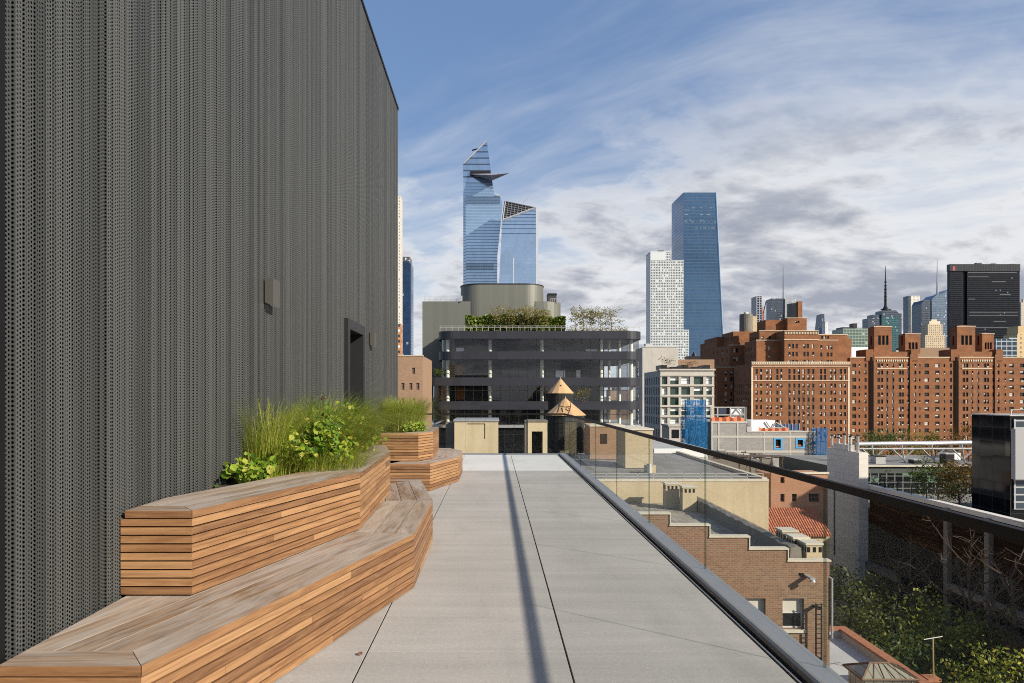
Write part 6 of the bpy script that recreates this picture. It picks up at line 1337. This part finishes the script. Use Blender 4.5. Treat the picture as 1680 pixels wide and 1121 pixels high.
    b = MB(); b.box(X(1526, Y), X(1544, Y), Y + 2, Y + 16, Z(532.2, Y), Z(527, Y)); b.box(X(1530, Y), X(1539, Y), Y + 3, Y + 13, Z(527.1, Y), Z(524, Y)); b.build('crown', M['lime'], t)
    # black slab
    Y = 1300; t = thing('black_slab_skyscraper', 'huge black slab skyscraper with thin grey floor lines behind the brick row', 'skyscraper', (X(1615, Y), Y + 20, GZ)); bk = m_curtain('black_banded_glass', (.018, .023, .033), (.006, .007, .010), 1.6, 3.9, .12, 1.7, .8, .12, 1.1, .004, (.25, .27, .30), .01, .35, .2)
    b = MB(); b.box(X(1586.5, Y), X(1673, Y), Y, Y + 8, GZ, Z(437, Y)); b.build('shaft', bk, t)
    b = MB(); b.box(X(1558.5, Y), X(1580, Y), Y + 1, Y + 8, GZ, Z(437, Y)); b.build('side_shaft', bk, t); b = MB(); b.box(X(1580, Y) + .02, X(1586.5, Y) - .02, Y + 4, Y + 8, GZ, Z(444, Y)); b.build('recess', M['mull'], t)
    b = MB(); b.box(X(1558, Y), X(1673.5, Y), Y - .5, Y + 8.5, Z(445, Y), Z(433.5, Y)); b.build('crown', m_curtain('black_crown_band', (.02, .024, .03), (.012, .014, .018), 3, 60, .3, .1, .5, .3), t)
    part(t, 'roof_plant', M['mull'], lambda b: (b.box(X(1605, Y), X(1614, Y), Y + 5, Y + 12, Z(433.5, Y), Z(430.5, Y)), b.box(X(1630, Y), X(1637, Y), Y + 5, Y + 12, Z(433.5, Y), Z(431.5, Y)), b.box(X(1660, Y), X(1668, Y), Y + 5, Y + 12, Z(433.5, Y), Z(432.2, Y))))
    part(t, 'sign', m_plain('red_roof_sign', (.22, .02, .03), .5), lambda b: b.box(X(1562.3, Y), X(1566.8, Y), Y - .9, Y - .52, Z(444.3, Y), Z(437.5, Y)))
    part(t, 'pale_floors', m_plain('pale_floor_strip', (.085, .095, .11), .4, .1, .1, .05), lambda b: [b.box(X(a, Y), X(c, Y), Y - .3, Y - .02, Z(py + .9, Y), Z(py, Y)) for a, c, py in ((1588, 1622, 454), (1627, 1650, 462), (1640, 1658, 483), (1588, 1600, 490.5), (1588, 1668, 446.6), (1590, 1670, 512), (1590, 1670, 517), (1630, 1650, 527), (1590, 1672, 537))])
    tower('cream_slab_tower', 'cream slab tower at the frame edge behind the black skyscraper', 1700, 1675, 1700, 496, m_curtain('cream_slab', (.2, .19, .17), (.45, .40, .33), 3, 3.6, 1.4, 1.4, .1, .3), extra=lambda t, Y: part(t, 'roof_house', M['lime'], lambda b: b.box(X(1680, Y), X(1695, Y), Y + 2, Y + 8, Z(496, Y), Z(490, Y))))
    tower('ochre_block', 'ochre stone block at the frame edge above the brick row', 500, 1669, 1720, 548, m_curtain('ochre_wall', (.15, .12, .07), (.50, .37, .19), 3.2, 3.4, 2.0, 1.8, .0, .4), 14, 'building', lambda t, Y: (part(t, 'upper_storeys', m_plain('ochre_render', (.5, .38, .2), .85, 0, .08, .2), lambda b: b.box(X(1672, Y), X(1720, Y), Y + 1, Y + 12, Z(548.2, Y), Z(535, Y))),), 'wall')
    tower('blue_glass_block', 'low blue and white glass block between the brick row and the ochre one', 470, 1634, 1669, 556, m_curtain('blue_low_glass', (.06, .09, .12), (.30, .33, .36), 3.6, 3.2, .5, .7, .6, .15, .7, .06, (.4, .45, .5)), 14, 'building', lambda t, Y: part(t, 'roof_edge', M['steelwhite'], lambda b: b.box(X(1655, Y), X(1670, Y), Y - .2, Y + 10, Z(556, Y), Z(554.5, Y))), 'wall')
    # infill blocks low on the horizon
    for i, (a, c, py, Y, mt, lab) in enumerate(((1000, 1064, 640, 420, 'brick_tan', 'low tan block behind the charcoal office right corner'), (1470, 1500, 575, 700, 'concrete', 'low grey block between the two arched belvederes'), (1500, 1560, 571, 620, 'brick_tan', 'low tan roofline block behind the plain brick stretch'))):
        t = thing('low_block', lab, 'building', (X((a + c) / 2, Y), Y + 5, GZ)); part(t, 'wall', M[mt], lambda b: b.box(X(a, Y), X(c, Y), Y, Y + 12, GZ, Z(py, Y))); part(t, 'roof_plant', M['mull'], lambda b: b.box(X(a + 6, Y), X(a + 16, Y), Y + 2, Y + 6, Z(py, Y), Z(py - 4, Y)))
midtown()
